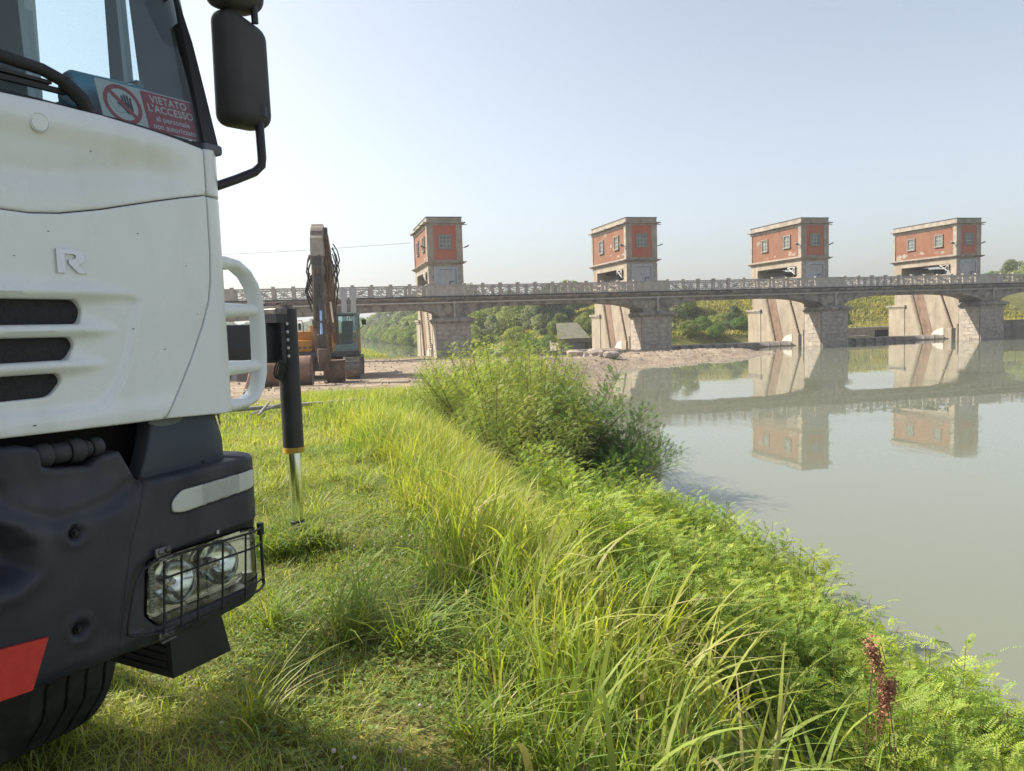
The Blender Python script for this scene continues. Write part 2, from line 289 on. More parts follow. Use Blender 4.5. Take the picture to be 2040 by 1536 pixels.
# ------------------------------------------------------------------ gate towers on their piers
blk = MB(); blk.bbox(-.5, .5, -.5, .5, -.5, .5, 0.045, 1); BLOCK = [blk.mesh('stone_block', STONE)]
for q in range(3):
    b_ = MB(); b_.bbox(-.5, .5, -.5, .5, -.5, .5, 0.05, 1); b_.v = [tuple(c + random.uniform(-.022, .022) for c in p) for p in b_.v]; BLOCK.append(b_.mesh('stone_block', STONE))
def window(parent, x0, x1, z0, z1, face, y, bars=(3, 3)):
    """face 'front': in plane y (normal -y); 'side': in plane x = y (normal -x), x0..x1 run along a"""
    def P(m_, a0, a1, c0, c1, d0, d1):
        if face == 'front': m_.box(a0, a1, y-d1, y-d0, c0, c1)
        else: m_.box(y-d1, y-d0, a0, a1, c0, c1)
    f = MB(); t = 0.13
    P(f, x0-t, x1+t, z1, z1+t, -.02, .11); P(f, x0-t-.04, x1+t+.04, z0-t, z0, -.02, .16); P(f, x0-t, x0, z0, z1, -.02, .11); P(f, x1, x1+t, z0, z1, -.02, .11)
    wo = f.build('window', mat('window_surround', (.24, .22, .19), (.17, .155, .135), 5, .9), parent)
    g = MB(); P(g, x0, x1, z0, z1, .004, .012); g.build('pane', PANE, wo)
    k = MB(); nxb, nzb = bars
    for i in range(nxb+1):
        c = x0 + (x1-x0)*i/nxb; c = min(max(c, x0+.025), x1-.025); P(k, c-.022, c+.022, z0, z1, .02, .045)
    for i in range(nzb+1):
        c = z0 + (z1-z0)*i/nzb; c = min(max(c, z0+.025), z1-.025); P(k, x0, x1, c-.02, c+.02, .022, .047)
    k.build('window_bars', WFRAME, wo)
def make_tower(label, loc, idx):
    t = thing('gate_tower', label, 'tower', loc, BTH, 'sluice gate towers along the bridge'); H = TW/2; D = 9.88
    # upper storey: red rendered core, concrete pilasters and bands
    MB().box(-H+.09, H-.09, .09, D-.09, 9.45, 13.05).build('upper_wall', RED, t)
    MB().box(-H+.62, H-.62, .05, .10, 9.66, 12.85).build('front_panel', REDF, t)
    p = MB()
    for sx in (-1, 1):
        p.box(min(sx*H, sx*(H-.62)), max(sx*H, sx*(H-.62)), 0, .52, 9.46, 13.04); p.box(min(sx*H, sx*(H-.55)), max(sx*H, sx*(H-.55)), D-.34, D, 9.46, 13.04)
        p.box(min(sx*(H-.015), sx*(H-.2)), max(sx*(H-.015), sx*(H-.2)), .52, D-.34, 12.72, 13.03); p.box(min(sx*(H-.02), sx*(H-.2)), max(sx*(H-.02), sx*(H-.2)), .52, D-.34, 9.47, 9.62)
    p.box(-H+.62, H-.62, .02, .2, 12.85, 13.03); p.box(-H+.62, H-.62, .02, .2, 9.47, 9.66)
    p.build('corner_pilasters', CONC, t)
    MB().prism([(-H-.30, -.30), (H+.30, -.30), (H+.30, D+.30), (-H-.30, D+.30)], 'z', 13.05, 13.15).build('roof_cornice', CONC, t)
    pr = MB().box(-H+.02, H-.02, .02, D-.02, 13.15, 13.60).build('parapet', CONC, t); MB().box(-H-.02, H+.02, -.02, D+.02, 13.60, 13.67).build('coping', TAR, pr)
    c = MB(); c.add([(-H, 0, 9.22), (H, 0, 9.22), (H, D, 9.22), (-H, D, 9.22), (-H-.3, -.3, 9.40), (H+.3, -.3, 9.40), (H+.3, D+.3, 9.40), (-H-.3, D+.3, 9.40), (-H-.3, -.3, 9.46), (H+.3, -.3, 9.46), (H+.3, D+.3, 9.46), (-H-.3, D+.3, 9.46)],
          [(0, 1, 5, 4), (1, 2, 6, 5), (2, 3, 7, 6), (3, 0, 4, 7), (4, 5, 9, 8), (5, 6, 10, 9), (6, 7, 11, 10), (7, 4, 8, 11), (8, 9, 10, 11), (3, 2, 1, 0)]); c.build('floor_cornice', CDARK if idx % 2 else CONC, t)
    window(t, -.5, .5, 10.75, 11.9, 'front', .05)
    for a0 in (2.0, 6.3): window(t, a0+.12, a0+1.12, 10.75, 11.95, 'side', -H+.09, (2, 3))
    # patches of bare and repaired plaster, different on every tower
    rp_ = random.Random(100+idx)
    for q_ in range(7 if idx else 4):
        ca, cz, r1, r2 = rp_.uniform(.9, 9.2), rp_.choice([rp_.uniform(9.75, 10.3), rp_.uniform(10.2, 12.6)]), rp_.uniform(.12, .55), rp_.uniform(.08, .32); ph = rp_.random()*6
        if any(abs(ca-wc) < .75+r1 and cz+r2 > 10.55 for wc in (2.6, 6.9)): cz = rp_.uniform(9.72, 10.1); r2 = .14
        pl_ = [(ca+r1*math.cos(t_)*(1+.3*math.sin(3*t_+ph)), cz+r2*math.sin(t_)*(1+.35*math.sin(2*t_+ph*2))) for t_ in np.linspace(0, 6.283, 17)[:-1]]
        MB().prism(pl_, 'x', -H+.09-.006-.001*q_, -H+.10).build('plaster_patch', [CONC, mat('faded_plaster', (.27, .15, .105), (.22, .11, .075), 3, .95), mat('pale_patch', (.34, .25, .19), (.28, .20, .15), 3, .95)][q_ % 3], t)
    # lower storey: solid near end, back end and lintel round an opening on both sides
    lo = MB(); lo.box(-H+.06, H-.06, .06, .95, 5.95, 9.22); lo.box(-H+.06, H-.06, 8.5, D-.06, 5.95, 9.22)
    for sx in (-1, 1): lo.box(min(sx*(H-.06), sx*(H-.5)), max(sx*(H-.06), sx*(H-.5)), .95, 8.5, 8.62, 9.22); lo.box(min(sx*(H-.08), sx*(H-.45)), max(sx*(H-.08), sx*(H-.45)), .95, 8.5, 5.95, 7.45)
    lo.box(-H+.5, H-.5, .95, 8.5, 9.0, 9.2); lo.build('lower_wall', CLIGHT if idx else CONC, t)
    # corner quoins of the lower storey, near face
    for k in range(7):
        for sx in (-1, 1):
            q = link('stone_block', BLOCK[(k+idx) % 4], t); wq = .52 if k % 2 else .4; q.scale = (wq, .14, .42); q.location = (sx*(H-.03-wq/2), .08, 6.25+k*.44)
    d = MB(); d.box(-1.15, 1.2, -.01, .07, 8.62, 9.02); d.box(-1.15, -.66, -.01, .07, 6.06, 8.62); d.box(.8, 1.2, -.01, .07, 6.06, 8.62); dr = d.build('steel_portal', GREYM, t)
    dd = MB(); dd.box(-.66, .8, .02, .09, 6.06, 8.45); dd.box(-.72, .85, -.03, .05, 8.45, 8.62); dd.build('steel_door', GREYM, dr)
    h = MB(); h.box(.30, .75, -.03, .03, 7.55, 7.65); h.box(.30, .38, -.03, .03, 7.1, 7.65); h.box(.30, .75, -.03, .03, 7.1, 7.18); h.tube([(.95, -.03, 6.2), (.95, -.03, 8.7), (-.6, -.03, 8.7)], .025, 6); h.build('door_bracket', mat('dark_steel_trim', (0.10, 0.10, 0.11), None, rough=.6), dr)
    # machinery seen in the opening
    g = MB(); g.box(-.9, .9, 2.0, 2.35, 7.9, 8.9); g.box(-.8, .8, 4.2, 6.8, 7.5, 8.2); g.tube([(-1.1, 3.0, 8.5), (1.1, 3.0, 8.5)], .22, 10); g.tube([(-1.1, 7.2, 8.4), (1.1, 7.2, 8.4)], .12, 8); g.bar((-1.2, 2.2, 7.3), (-1.2, 1.4, 9.0), .1, .16); g.build('winch_gear', DARK, t)
    k = MB()
    for (y0, z0, y1, z1) in ((1.0, 8.5, 2.3, 8.5), (1.0, 7.75, 2.2, 8.5), (1.0, 7.75, 1.0, 8.6), (1.6, 8.1, 1.0, 8.45), (2.25, 8.55, 2.25, 8.1)): k.bar((-H-.12, y0, z0), (-H-.12, y1, z1), .07, .07)
    k.bar((-H-.12, 1.0, 8.5), (-H+.1, 1.0, 8.5), .06, .06); k.bar((-H-.12, 1.0, 7.75), (-H+.1, 1.0, 7.75), .06, .06); k.build('wall_bracket', WPAINT, t)
    for sx in (-1, 1):
        f = MB(); f.tube([(sx*(H-.02), .25, 10.75), (sx*(H+.28), .2, 10.85)], .025, 6); f.bar((sx*(H+.2), .2, 10.80), (sx*(H+.62), .1, 10.98), .26, .10); f.build('flood_lamp', mat('lamp_housing', (0.06, 0.06, 0.065), None, rough=.5), t)
    for y_ in (1.2, 4.5, 8.0): MB().bar((-H, y_, 13.02), (-H-.62, y_-.1, 12.98), .06, .06).build('roof_spout', mat('spout_iron', (0.08, 0.07, 0.065), None, rough=.7), t)
    MB().bar((H, .2, 12.95), (H+.5, .1, 12.93), .06, .06).build('roof_spout', MATS['spout_iron'], t)
    # pier: concrete body, wider stone-faced nose under the road, buttress at the back
    bd = MB(); bd.box(-H+.12, H-.12, -.3, 8.2, -2.2, 5.95); bd.box(-H+.05, H-.05, 7.95, 10.6, -2.2, 3.9); bd.box(-H+.14, H-.14, 8.2, 9.75, 3.9, 5.95); body = bd.build('pier_body', CLIGHT, t)
    bc = MB(); bc.box(-H-.12, H+.12, 7.75, 10.85, 3.88, 4.10); bc.box(-H-.02, H+.02, 7.85, 10.7, 3.7, 3.88); bc.build('back_cap', CONC, t)
    nose = MB(); nose.prism([(-1.55, -.3), (-1.55, -3.05), (-1.3, -3.25), (1.3, -3.25), (1.55, -3.05), (1.55, -.3)], 'z', -2.2, 3.62); nose.build('pier_nose', STONE, t)
    for rr in range(10):
        z = -.35 + rr*.415; zc = z+.2; cuts = [-1.56, -.62+.2*(rr % 2), .28-.25*(rr % 2), 1.0+.1*(rr % 3 - 1), 1.56]
        for i in range(4):
            q = link('stone_block', BLOCK[(rr*3+i) % 4], t); q.scale = (cuts[i+1]-cuts[i]-.025, .16, .395); q.location = ((cuts[i]+cuts[i+1])/2, -3.25+random.uniform(-.012, .012), zc)
        sc_ = [-3.15, -2.2+.3*(rr % 2), -1.2+.25*((rr+1) % 2)]
        for i in range(2):
            q = link('stone_block', BLOCK[(rr+i*2) % 4], t); q.scale = (.14, sc_[i+1]-sc_[i]-.025, .395); q.location = (-1.56+random.uniform(-.012, .012), (sc_[i]+sc_[i+1])/2, zc)
    cp = MB(); cp.box(-1.72, 1.72, -3.45, -.28, 3.62, 3.80); cp.box(-1.95, 1.95, -3.66, -.25, 3.80, 3.98); cp.add([(-1.9, -3.6, 3.98), (1.9, -3.6, 3.98), (1.9, -.3, 3.98), (-1.9, -.3, 3.98), (-1.2, -3.3, 4.2), (1.2, -3.3, 4.2), (1.2, -.3, 4.2), (-1.2, -.3, 4.2)], [(0, 1, 5, 4), (1, 2, 6, 5), (2, 3, 7, 6), (3, 0, 4, 7), (4, 5, 6, 7)]); cp.build('pier_cap', CDARK, t)
    # gate guides on the sunny flank
    gd = MB(); X = -H+.12
    gd.add([(X-.14, 7.25, 5.94), (X-.14, 6.75, 5.94), (X-.14, 4.72, .1), (X-.14, 5.2, .1), (X+.02, 7.25, 5.94), (X+.02, 6.75, 5.94), (X+.02, 4.72, .1), (X+.02, 5.2, .1)], [(0, 1, 2, 3), (0, 4, 5, 1), (1, 5, 6, 2), (3, 2, 6, 7), (0, 3, 7, 4)])
    for k in range(34):
        f0 = k/34; y0 = 7.0+(4.95-7.0)*f0; z0 = 5.9+(.15-5.9)*f0; gd.box(X-.2, X-.13, y0-.2, y0+.2, z0-.05, z0+.04)
    gd.build('gate_rack', mat('rack_concrete', (0.34, 0.28, 0.21), (0.24, 0.19, 0.14), 2, .9, bump=.4), t)
    gc = MB(); gc.add([(X-.02, 6.72, 5.94), (X-.02, 5.2, 5.94), (X-.02, 3.25, .1), (X-.02, 4.7, .1), (X+.02, 6.72, 5.94), (X+.02, 5.2, 5.94), (X+.02, 3.25, .1), (X+.02, 4.7, .1)], [(0, 1, 2, 3), (0, 4, 5, 1), (1, 5, 6, 2), (3, 2, 6, 7), (0, 3, 7, 4)]); gc.build('gate_channel', mat('channel_shade', (0.17, 0.105, 0.07), (0.24, 0.16, 0.11), 1.5, .9, bump=.4, stain=(.07, .05, .04), stain_amt=.6), t)  # flat brown strip; shade of the gate groove is put into its colour
    ch = MB()
    for k in range(26):
        f0 = k/26; y0 = 2.55+(.5-2.55)*f0; z0 = 5.9+(1.25-5.9)*f0; ch.box(X-.13, X-.01, y0-.11, y0+.11, z0-.07, z0+.05)
    ch.build('hoist_chain', RUST, t)
    sd = MB(); n = 14; vs = [(X-.10, 1.75, -.5)] + [(X-.10, 1.75+2.3*math.cos(math.pi/2*k/n+math.pi/2 - math.pi/2), -.5+1.75*math.sin(math.pi/2*k/n)) for k in range(n+1)]
    sd.prism([(v[1], v[2]) for v in vs], 'x', X-.10, X+.02); sd.build('gate_end_shield', WPAINT, t)
    sp = MB(); sp.box(X-.08, X+.02, -.25, .02, -.5, 1.75); sp.box(X-.07, X+.02, .62, 1.7, -.5, 1.25); sp.build('guide_slab', CLIGHT, t); MB().box(X-.03, X+.02, .12, .55, -.5, 1.25).build('stop_log_slot', DARK, t)
    return t
TLAB = ['red and grey gate tower closest to the excavator, with a bright barred front window', 'red gate tower rising behind the leafy thicket and the sand bar',
        'red gate tower between the grassy dyke and the sand bar tip, third along the bridge', 'red gate tower at the far right end of the bridge']
TOWERS = [make_tower(TLAB[i], (*br((i-1)*SPAN, 0), 0), i) for i in range(4)]

# ------------------------------------------------------------------ road bridge in front of the towers
bridge = thing('road_bridge', 'long grey concrete road bridge with openwork railings running in front of the gate towers', 'bridge', (BX, BY, 0), BTH)
B0, B1 = -62.0, 100.0; YN, YF = -3.35, -.02; PI_ = [i*SPAN for i in (-1, 0, 1, 2, 3)]
def soffit(b):
    d = min(abs(b-p) for p in PI_); L_ = 6.2; t_ = min(max((d-1.25)/L_, 0), 1); base = 5.15
    if b < PI_[0]: base = 4.95 + max(-1.4, (b+24)*0.036) if b < -24 else 4.95; t_ = min(max((d-1.25)/2.6, 0), 1)
    return 4.12 + (base-4.12)*math.sqrt(max(0, 1-(1-t_)**2.2))
bs = np.unique(np.concatenate([np.arange(B0, B1+.1, .5)] + [p+np.linspace(-8, 8, 81) for p in PI_])); lo_ = [(float(b), soffit(float(b))) for b in bs]
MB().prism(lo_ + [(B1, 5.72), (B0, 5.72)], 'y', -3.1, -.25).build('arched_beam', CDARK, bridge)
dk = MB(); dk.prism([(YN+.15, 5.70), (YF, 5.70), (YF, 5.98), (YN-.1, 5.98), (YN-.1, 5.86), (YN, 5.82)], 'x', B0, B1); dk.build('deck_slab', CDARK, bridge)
MB().box(B0, B1, YN-.16, YN+.22, 5.985, 6.10).build('kerb', TAR, bridge)
MB().box(B0, B1, YF-.3, YF+.02, 5.985, 6.10).build('far_kerb', CRAIL, bridge)
ld = MB(); ld.box(B0, B1, -3.22, -3.1, 5.42, 5.60); ld.build('fascia_ledge', CRAIL, bridge)
MB().tube([(B0, -3.33, 5.50), (B1, -3.33, 5.50)], .05, 8).build('service_pipe', CRAIL, bridge, True)
for i in range(4):
    b = (i-1)*SPAN+.1
    dp = MB(); dp.tube([(b, -3.32, 5.55), (b, -3.36, 4.2)], .085, 10); dp.box(b-.14, b+.14, -3.5, -3.2, 5.38, 5.62); dp.build('drain_pipe', CRAIL, bridge, True, 40)
    dk2 = MB(); dk2.lathe([(.34, 0), (.40, .04), (.40, .07), (.28, .09)], (b-.55, -3.08, 4.85), (0, -1, 0), 20); dk2.build('roundel', CONC, bridge)
panel = MB(); PW = (SPAN-3.36)/10; a = PW/2-.13; zt = .98
panel.box(-a, a, -.07, .07, .86, .98); panel.box(-a, a, -.055, .055, .06, .15)
panel.box(-a, a, -.035, .035, .48, .53); panel.box(-.03, .03, -.034, .034, .15, .86)
for sx in (-1, 1):
    panel.bar((sx*a, 0, .15), (0, 0, .505), .06, .05, (0, 1, 0)); panel.bar((sx*a, 0, .86), (0, 0, .505), .06, .05, (0, 1, 0))
    panel.bar((sx*a*.5, 0, .15), (0, 0, .505), .05, .04, (0, 1, 0)); panel.bar((sx*a*.5, 0, .86), (0, 0, .505), .05, .04, (0, 1, 0)); panel.box(sx*a-.025, sx*a+.025, -.04, .04, .15, .86)
PANEL = panel.mesh('railing_panel', CRAIL); post = MB(); post.box(-.13, .13, -.11, .11, 0, 1.04); post.box(-.17, .17, -.15, .15, 1.04, 1.12); POST = post.mesh('railing_post', CRAIL)
sld = MB(); sld.box(-1.55, 1.55, -.09, .09, 0, .95); sld.box(-1.6, 1.6, -.13, .13, .95, 1.02); SOLID = sld.mesh('solid_parapet', CRAIL)
for yy in (YN+.05, YF-.14):
    def rail(me, b): o = link(me.name, me, bridge); o.location = (b, yy, 6.10); return o
    for i in range(-3, 4):
        p0 = i*SPAN - 2.25; rail(SOLID, p0+1.68); rail(POST, p0); rail(POST, p0+3.36)
        for k in range(10):
            c = p0+3.36+PW*(k+.5)
            if B0 < c-PW and c+PW < B1: rail(PANEL, c); rail(POST, c+PW/2) if k < 9 else None

# ------------------------------------------------------------------ flap gates lying on the sill between the piers
for i, lab in enumerate(['rust grey sluice gate beam half buried by the sand bar', 'long grey sluice gate beam lying behind the sand bar tip', 'long grey sluice gate beam above the still water at right']):
    g = thing('sluice_gate', lab, 'sluice gate', (*br((i-1)*SPAN, 0), 0), BTH, 'sluice gates between the piers')
    b0, b1 = TW/2-.1, SPAN-TW/2+.02
    GM = mat('gate_steel', (0.235, 0.215, 0.19), (0.16, 0.145, 0.13), 1.5, .7, stain=(0.10, 0.07, 0.05), stain_amt=.6, bump=.3)
    s = MB(); s.prism([(1.2, -.8), (3.9, -.8), (3.6, .30), (2.9, .52), (1.9, .42), (1.25, .1)], 'x', b0, b1); s.build('gate_skin', GM, g)
    r = MB()
    for k in range(13): c = b0+.5+k*(b1-b0-1)/12; r.box(c-.04, c+.04, 1.15, 2.2, -.4, .47)
    r.box(b0, b1, 1.05, 1.3, -.02, .10); r.build('gate_ribs', GM, g)
# sill wall across the first opening
s = MB(); s.box(-SPAN+TW/2, -TW/2, 1.0, 2.0, -1, .35); o = s.build('sill', CONC); o.location = (BX, BY, 0); o.rotation_euler = (0, 0, BTH); tag(o, 'low concrete sill between the two left gate towers', 'sill')

# ------------------------------------------------------------------ banks and walls behind the gates
def wallthing(name, label, cat, mats_boxes):
    t = thing(name, label, cat, (BX, BY, 0), BTH)
    for nm, m_, bx_ in mats_boxes:
        q = MB()
        for bb in bx_: q.box(*bb)
        q.build(nm, m_, t)
    return t
wallthing('culvert_wall', 'pale concrete wall with a dark culvert mouth between the two right towers', 'wall',
          [('wall', CRAIL, [(24, 38.5, 13.2, 13.9, -1, 1.25)]), ('wall', CRAIL, [(41.0, 41.75, 13.2, 13.9, -1, 1.25)]), ('lintel', CRAIL, [(38.5, 41.0, 13.2, 13.9, 1.02, 1.25)]), ('coping', CRAIL, [(23.8, 41.8, 13.0, 14.2, 1.25, 1.45)]), ('culvert_mouth', DARK, [(38.5, 41.0, 13.75, 13.85, -1, 1.02)]),
           ('apron', CONC, [(30, 36.5, 11.5, 13.2, -1, .42)])])
wallthing('quay_wall', 'grey concrete quay wall at the right edge beside the last pier', 'wall', [('wall', CONC, [(41.7, 130, 2.4, 3.0, -2, 1.75)]), ('coping', CLIGHT, [(41.6, 130, 2.3, 3.15, 1.75, 1.9)])])
def fence(label, b0, b1, a, z, n):
    t = thing('wire_fence', label, 'fence', (BX, BY, 0), BTH); fm = mat('fence_iron', (0.16, 0.15, 0.12), None, rough=.7)
    ps = MB(); ps.tube([(0, 0, 0), (0, 0, 1.35)], .035, 6); PM = ps.mesh('fence_post', fm)
    for k in range(n+1): o = link('fence_post', PM, t); o.location = (b0+(b1-b0)*k/n, a, z)
    for zz in (.35, .8, 1.28): MB().tube([(b0, a, z+zz), (b1, a, z+zz)], .016, 5).build('fence_wire', fm, t)
fence('thin post and wire fence above the culvert wall', 24.5, 41.5, 13.8, 1.45, 10)
fence('thin post and wire fence on the quay wall at the right edge', 42, 90, 2.8, 1.9, 24)
wallthing('pump_shed', 'low concrete shed with a sloping slab roof by the second tower', 'shed',
          [('wall', CONC, [(-4.6, -4.3, 13.8, 17.2, -.5, .95)]), ('pillar', CONC, [(-3.2, -3.0, 13.8, 14.1, -.5, .95)]), ('pillar', CONC, [(-1.7, -1.4, 13.8, 14.1, -.5, .95)]), ('wall', CONC, [(-4.6, -1.4, 17.2, 17.5, -.5, 1.2)]), ('door_panel', GREYM, [(-4.3, -3.2, 14.0, 14.08, -.5, .9)]), ('door_panel', GREYM, [(-3.0, -1.7, 14.0, 14.08, -.5, .9)])])
rf = MB(); rf.hexa([(-4.9, 13.2, .95), (-.9, 13.2, .95), (.2, 21, 3.0), (-2.6, 21, 3.0), (-4.9, 13.2, 1.45), (-.9, 13.2, 1.45), (.2, 21, 3.3), (-2.6, 21, 3.3)])
shed = [o for o in COL.objects if o.name == 'pump_shed'][0]; rf.build('slab_roof', mat('mossy_slab', (.17, .155, .115), (.11, .115, .07), 1.2, .95, bump=.6, bscale=6), shed)
o = MB().tube([(0, 0, 0), (0.05, 0, 5.2)], .09, 8).build('prop_pole', mat('pole_wood', (0.36, 0.29, 0.2), (0.26, 0.2, 0.14), 5, .9)); p_ = br(8.6, 18); o.location = (*p_, gz(*p_))
tag(o, 'thin pale wooden pole standing in front of the dyke', 'pole'); q = MB().tube([(-2.2, .3, 0), (0.0, 0, 4.2)], .07, 8).build('brace', MATS['pole_wood'], o)
# wire from the first tower to the left
t0 = Vector((*br(-SPAN-TW/2-.7, 6), 11.9)); pts = [t0.lerp(Vector((-62, 60, 12.3)), k/16) + Vector((0, 0, -1.5*math.sin(math.pi*k/16))) for k in range(17)]
tag(MB().tube(pts, .02, 5).build('overhead_wire', mat('wire_grey', (0.42, 0.43, 0.44), None)), 'thin overhead wire running left from the first gate tower', 'wire')
# twin steel plates upright by the bridge
tp = thing('steel_plates', 'pair of grey steel plates standing upright behind the excavator cab', 'steel plates', (*br(-29.45, -5.2), gz(*br(-29.45, -5.2))), BTH); tp.scale = (.64, .64, 1)
for sx in (-1, 1):
    p = MB(); p.bbox(sx*.62-.5, sx*.62+.5, -.12, .12, 5.35, 6.35, .02, 1); p.box(sx*.62-.34, sx*.62+.34, -.06, .06, 0, 5.35); p.build('plate', mat('galvanised', (.42, .43, .44), (.34, .35, .36), 2, .5, metal=.2), tp)
    q = MB(); q.box(sx*.05, sx*.18, -.05, .05, 0, 5.3) if sx > 0 else q.box(-.18, -.05, -.05, .05, 0, 5.3); q.build('guide_bar', mat('dark_steel_trim', (0.10, 0.10, 0.11), None, rough=.6), tp)
# ------------------------------------------------------------------ lorry: local x = forward, y = its left (u), z = up
TRZ = math.radians(-28.5); TLOC = (-.87, 2.4, 1.9)
truck = thing('truck', 'white lorry cab with dark blue bumper parked on the bank, nose towards the river', 'truck', TLOC, TRZ)
WHITE = mat('white_cab_paint', (0.81, 0.83, 0.84), (0.77, 0.79, 0.795), 1.4, 0.28, coat=0.5, spec=0.5, rvar=0.06, stain=(0.52, 0.50, 0.43), stain_amt=0.36, sscale=4, stretch=(1, 1, .25))
BUMP = mat('navy_bumper_plastic', (0.016, 0.019, 0.030), (0.026, 0.030, 0.042), 3.0, 0.50, bump=0.12, bscale=350, spec=0.45, rvar=0.1, dist=0.002, stain=(0.085, 0.08, 0.07), stain_amt=.45, sscale=6, stretch=(1, 1, .45))
BLACK = mat('black_plastic', (0.018, 0.018, 0.02), (0.028, 0.028, 0.03), 6, 0.55, bump=0.1, bscale=200, dist=.002)
MIRB = mat('mirror_shell_plastic', (0.030, 0.027, 0.027), (0.042, 0.038, 0.036), 5, 0.55, bump=0.15, bscale=260, dist=.002)
RUBBER = mat('tyre_rubber', (0.020, 0.021, 0.021), (0.045, 0.046, 0.043), 7, 0.85, bump=0.3, bscale=60, dist=.003)
CHROME = mat('chrome', (0.80, 0.81, 0.82), None, rough=0.07, metal=1.0)
CHROME2 = mat('lamp_bowl_silver', (0.86, 0.87, 0.85), (0.78, 0.8, 0.76), 9, rough=0.14, metal=1.0)
GLASS = glassmat('windscreen_glass', (0.82, 0.92, 0.94), dust_glare=0.06); LENS = glassmat('lamp_lens', (0.93, 0.95, 0.90))  # windscreen gets a pale veil of dust and painted sky glare
TRIM = mat('grey_cab_trim', (0.50, 0.58, 0.66), (0.55, 0.62, 0.68), 4, 0.7)  # pale blue grey also paints in the sky reflected by the windscreen
FAIR = mat('slate_fairing_plastic', (0.035, 0.045, 0.058), (0.055, 0.063, 0.072), 3, 0.5, stain=(0.12, 0.12, 0.11), stain_amt=.4, bump=.1, bscale=200, dist=.002)
CEN = -1.18
def plan(s, fl, r, v0):
    s = np.asarray(s, float); ph = np.clip((s-fl)/r, 0, math.pi/2); ex = np.maximum(s-fl-r*math.pi/2, 0); f = np.minimum(s, fl)
    u = np.where(s < fl, f, fl + r*np.sin(ph)); v = np.where(s < fl, v0, v0 - r + r*np.cos(ph) - ex); return u, v, np.sin(ph), np.cos(ph)
CABP = (-.06, .10, 0.0); BUMPP = (-.035, .10, .05)
def resample(poly, step, closed=True):
    out = []; n = len(poly)
    for i in range(n if closed else n-1):
        (x0, y0), (x1, y1) = poly[i], poly[(i+1) % n]; k = max(1, int(math.ceil(math.hypot(x1-x0, y1-y0)/step)))
        out += [(x0+(x1-x0)*j/k, y0+(y1-y0)*j/k) for j in range(k)]
    if not closed: out.append(poly[-1])
    return out
def rnd(poly, r, k=4):
    """round the corners of a polygon"""
    out = []; n = len(poly); rs = r if isinstance(r, (list, tuple)) else [r]*n
    for i in range(n):
        p0, p1, p2 = (Vector(poly[i-1]), Vector(poly[i]), Vector(poly[(i+1) % n])); a = p0-p1; c = p2-p1; rr = min(rs[i], a.length*.45, c.length*.45)
        if rr <= 0: out.append(tuple(p1)); continue
        A_ = p1 + a.normalized()*rr; C_ = p1 + c.normalized()*rr
        for j in range(k+1): t = j/k; q = A_*(1-t)**2 + p1*2*t*(1-t) + C_*t*t; out.append((q.x, q.y))
    return out
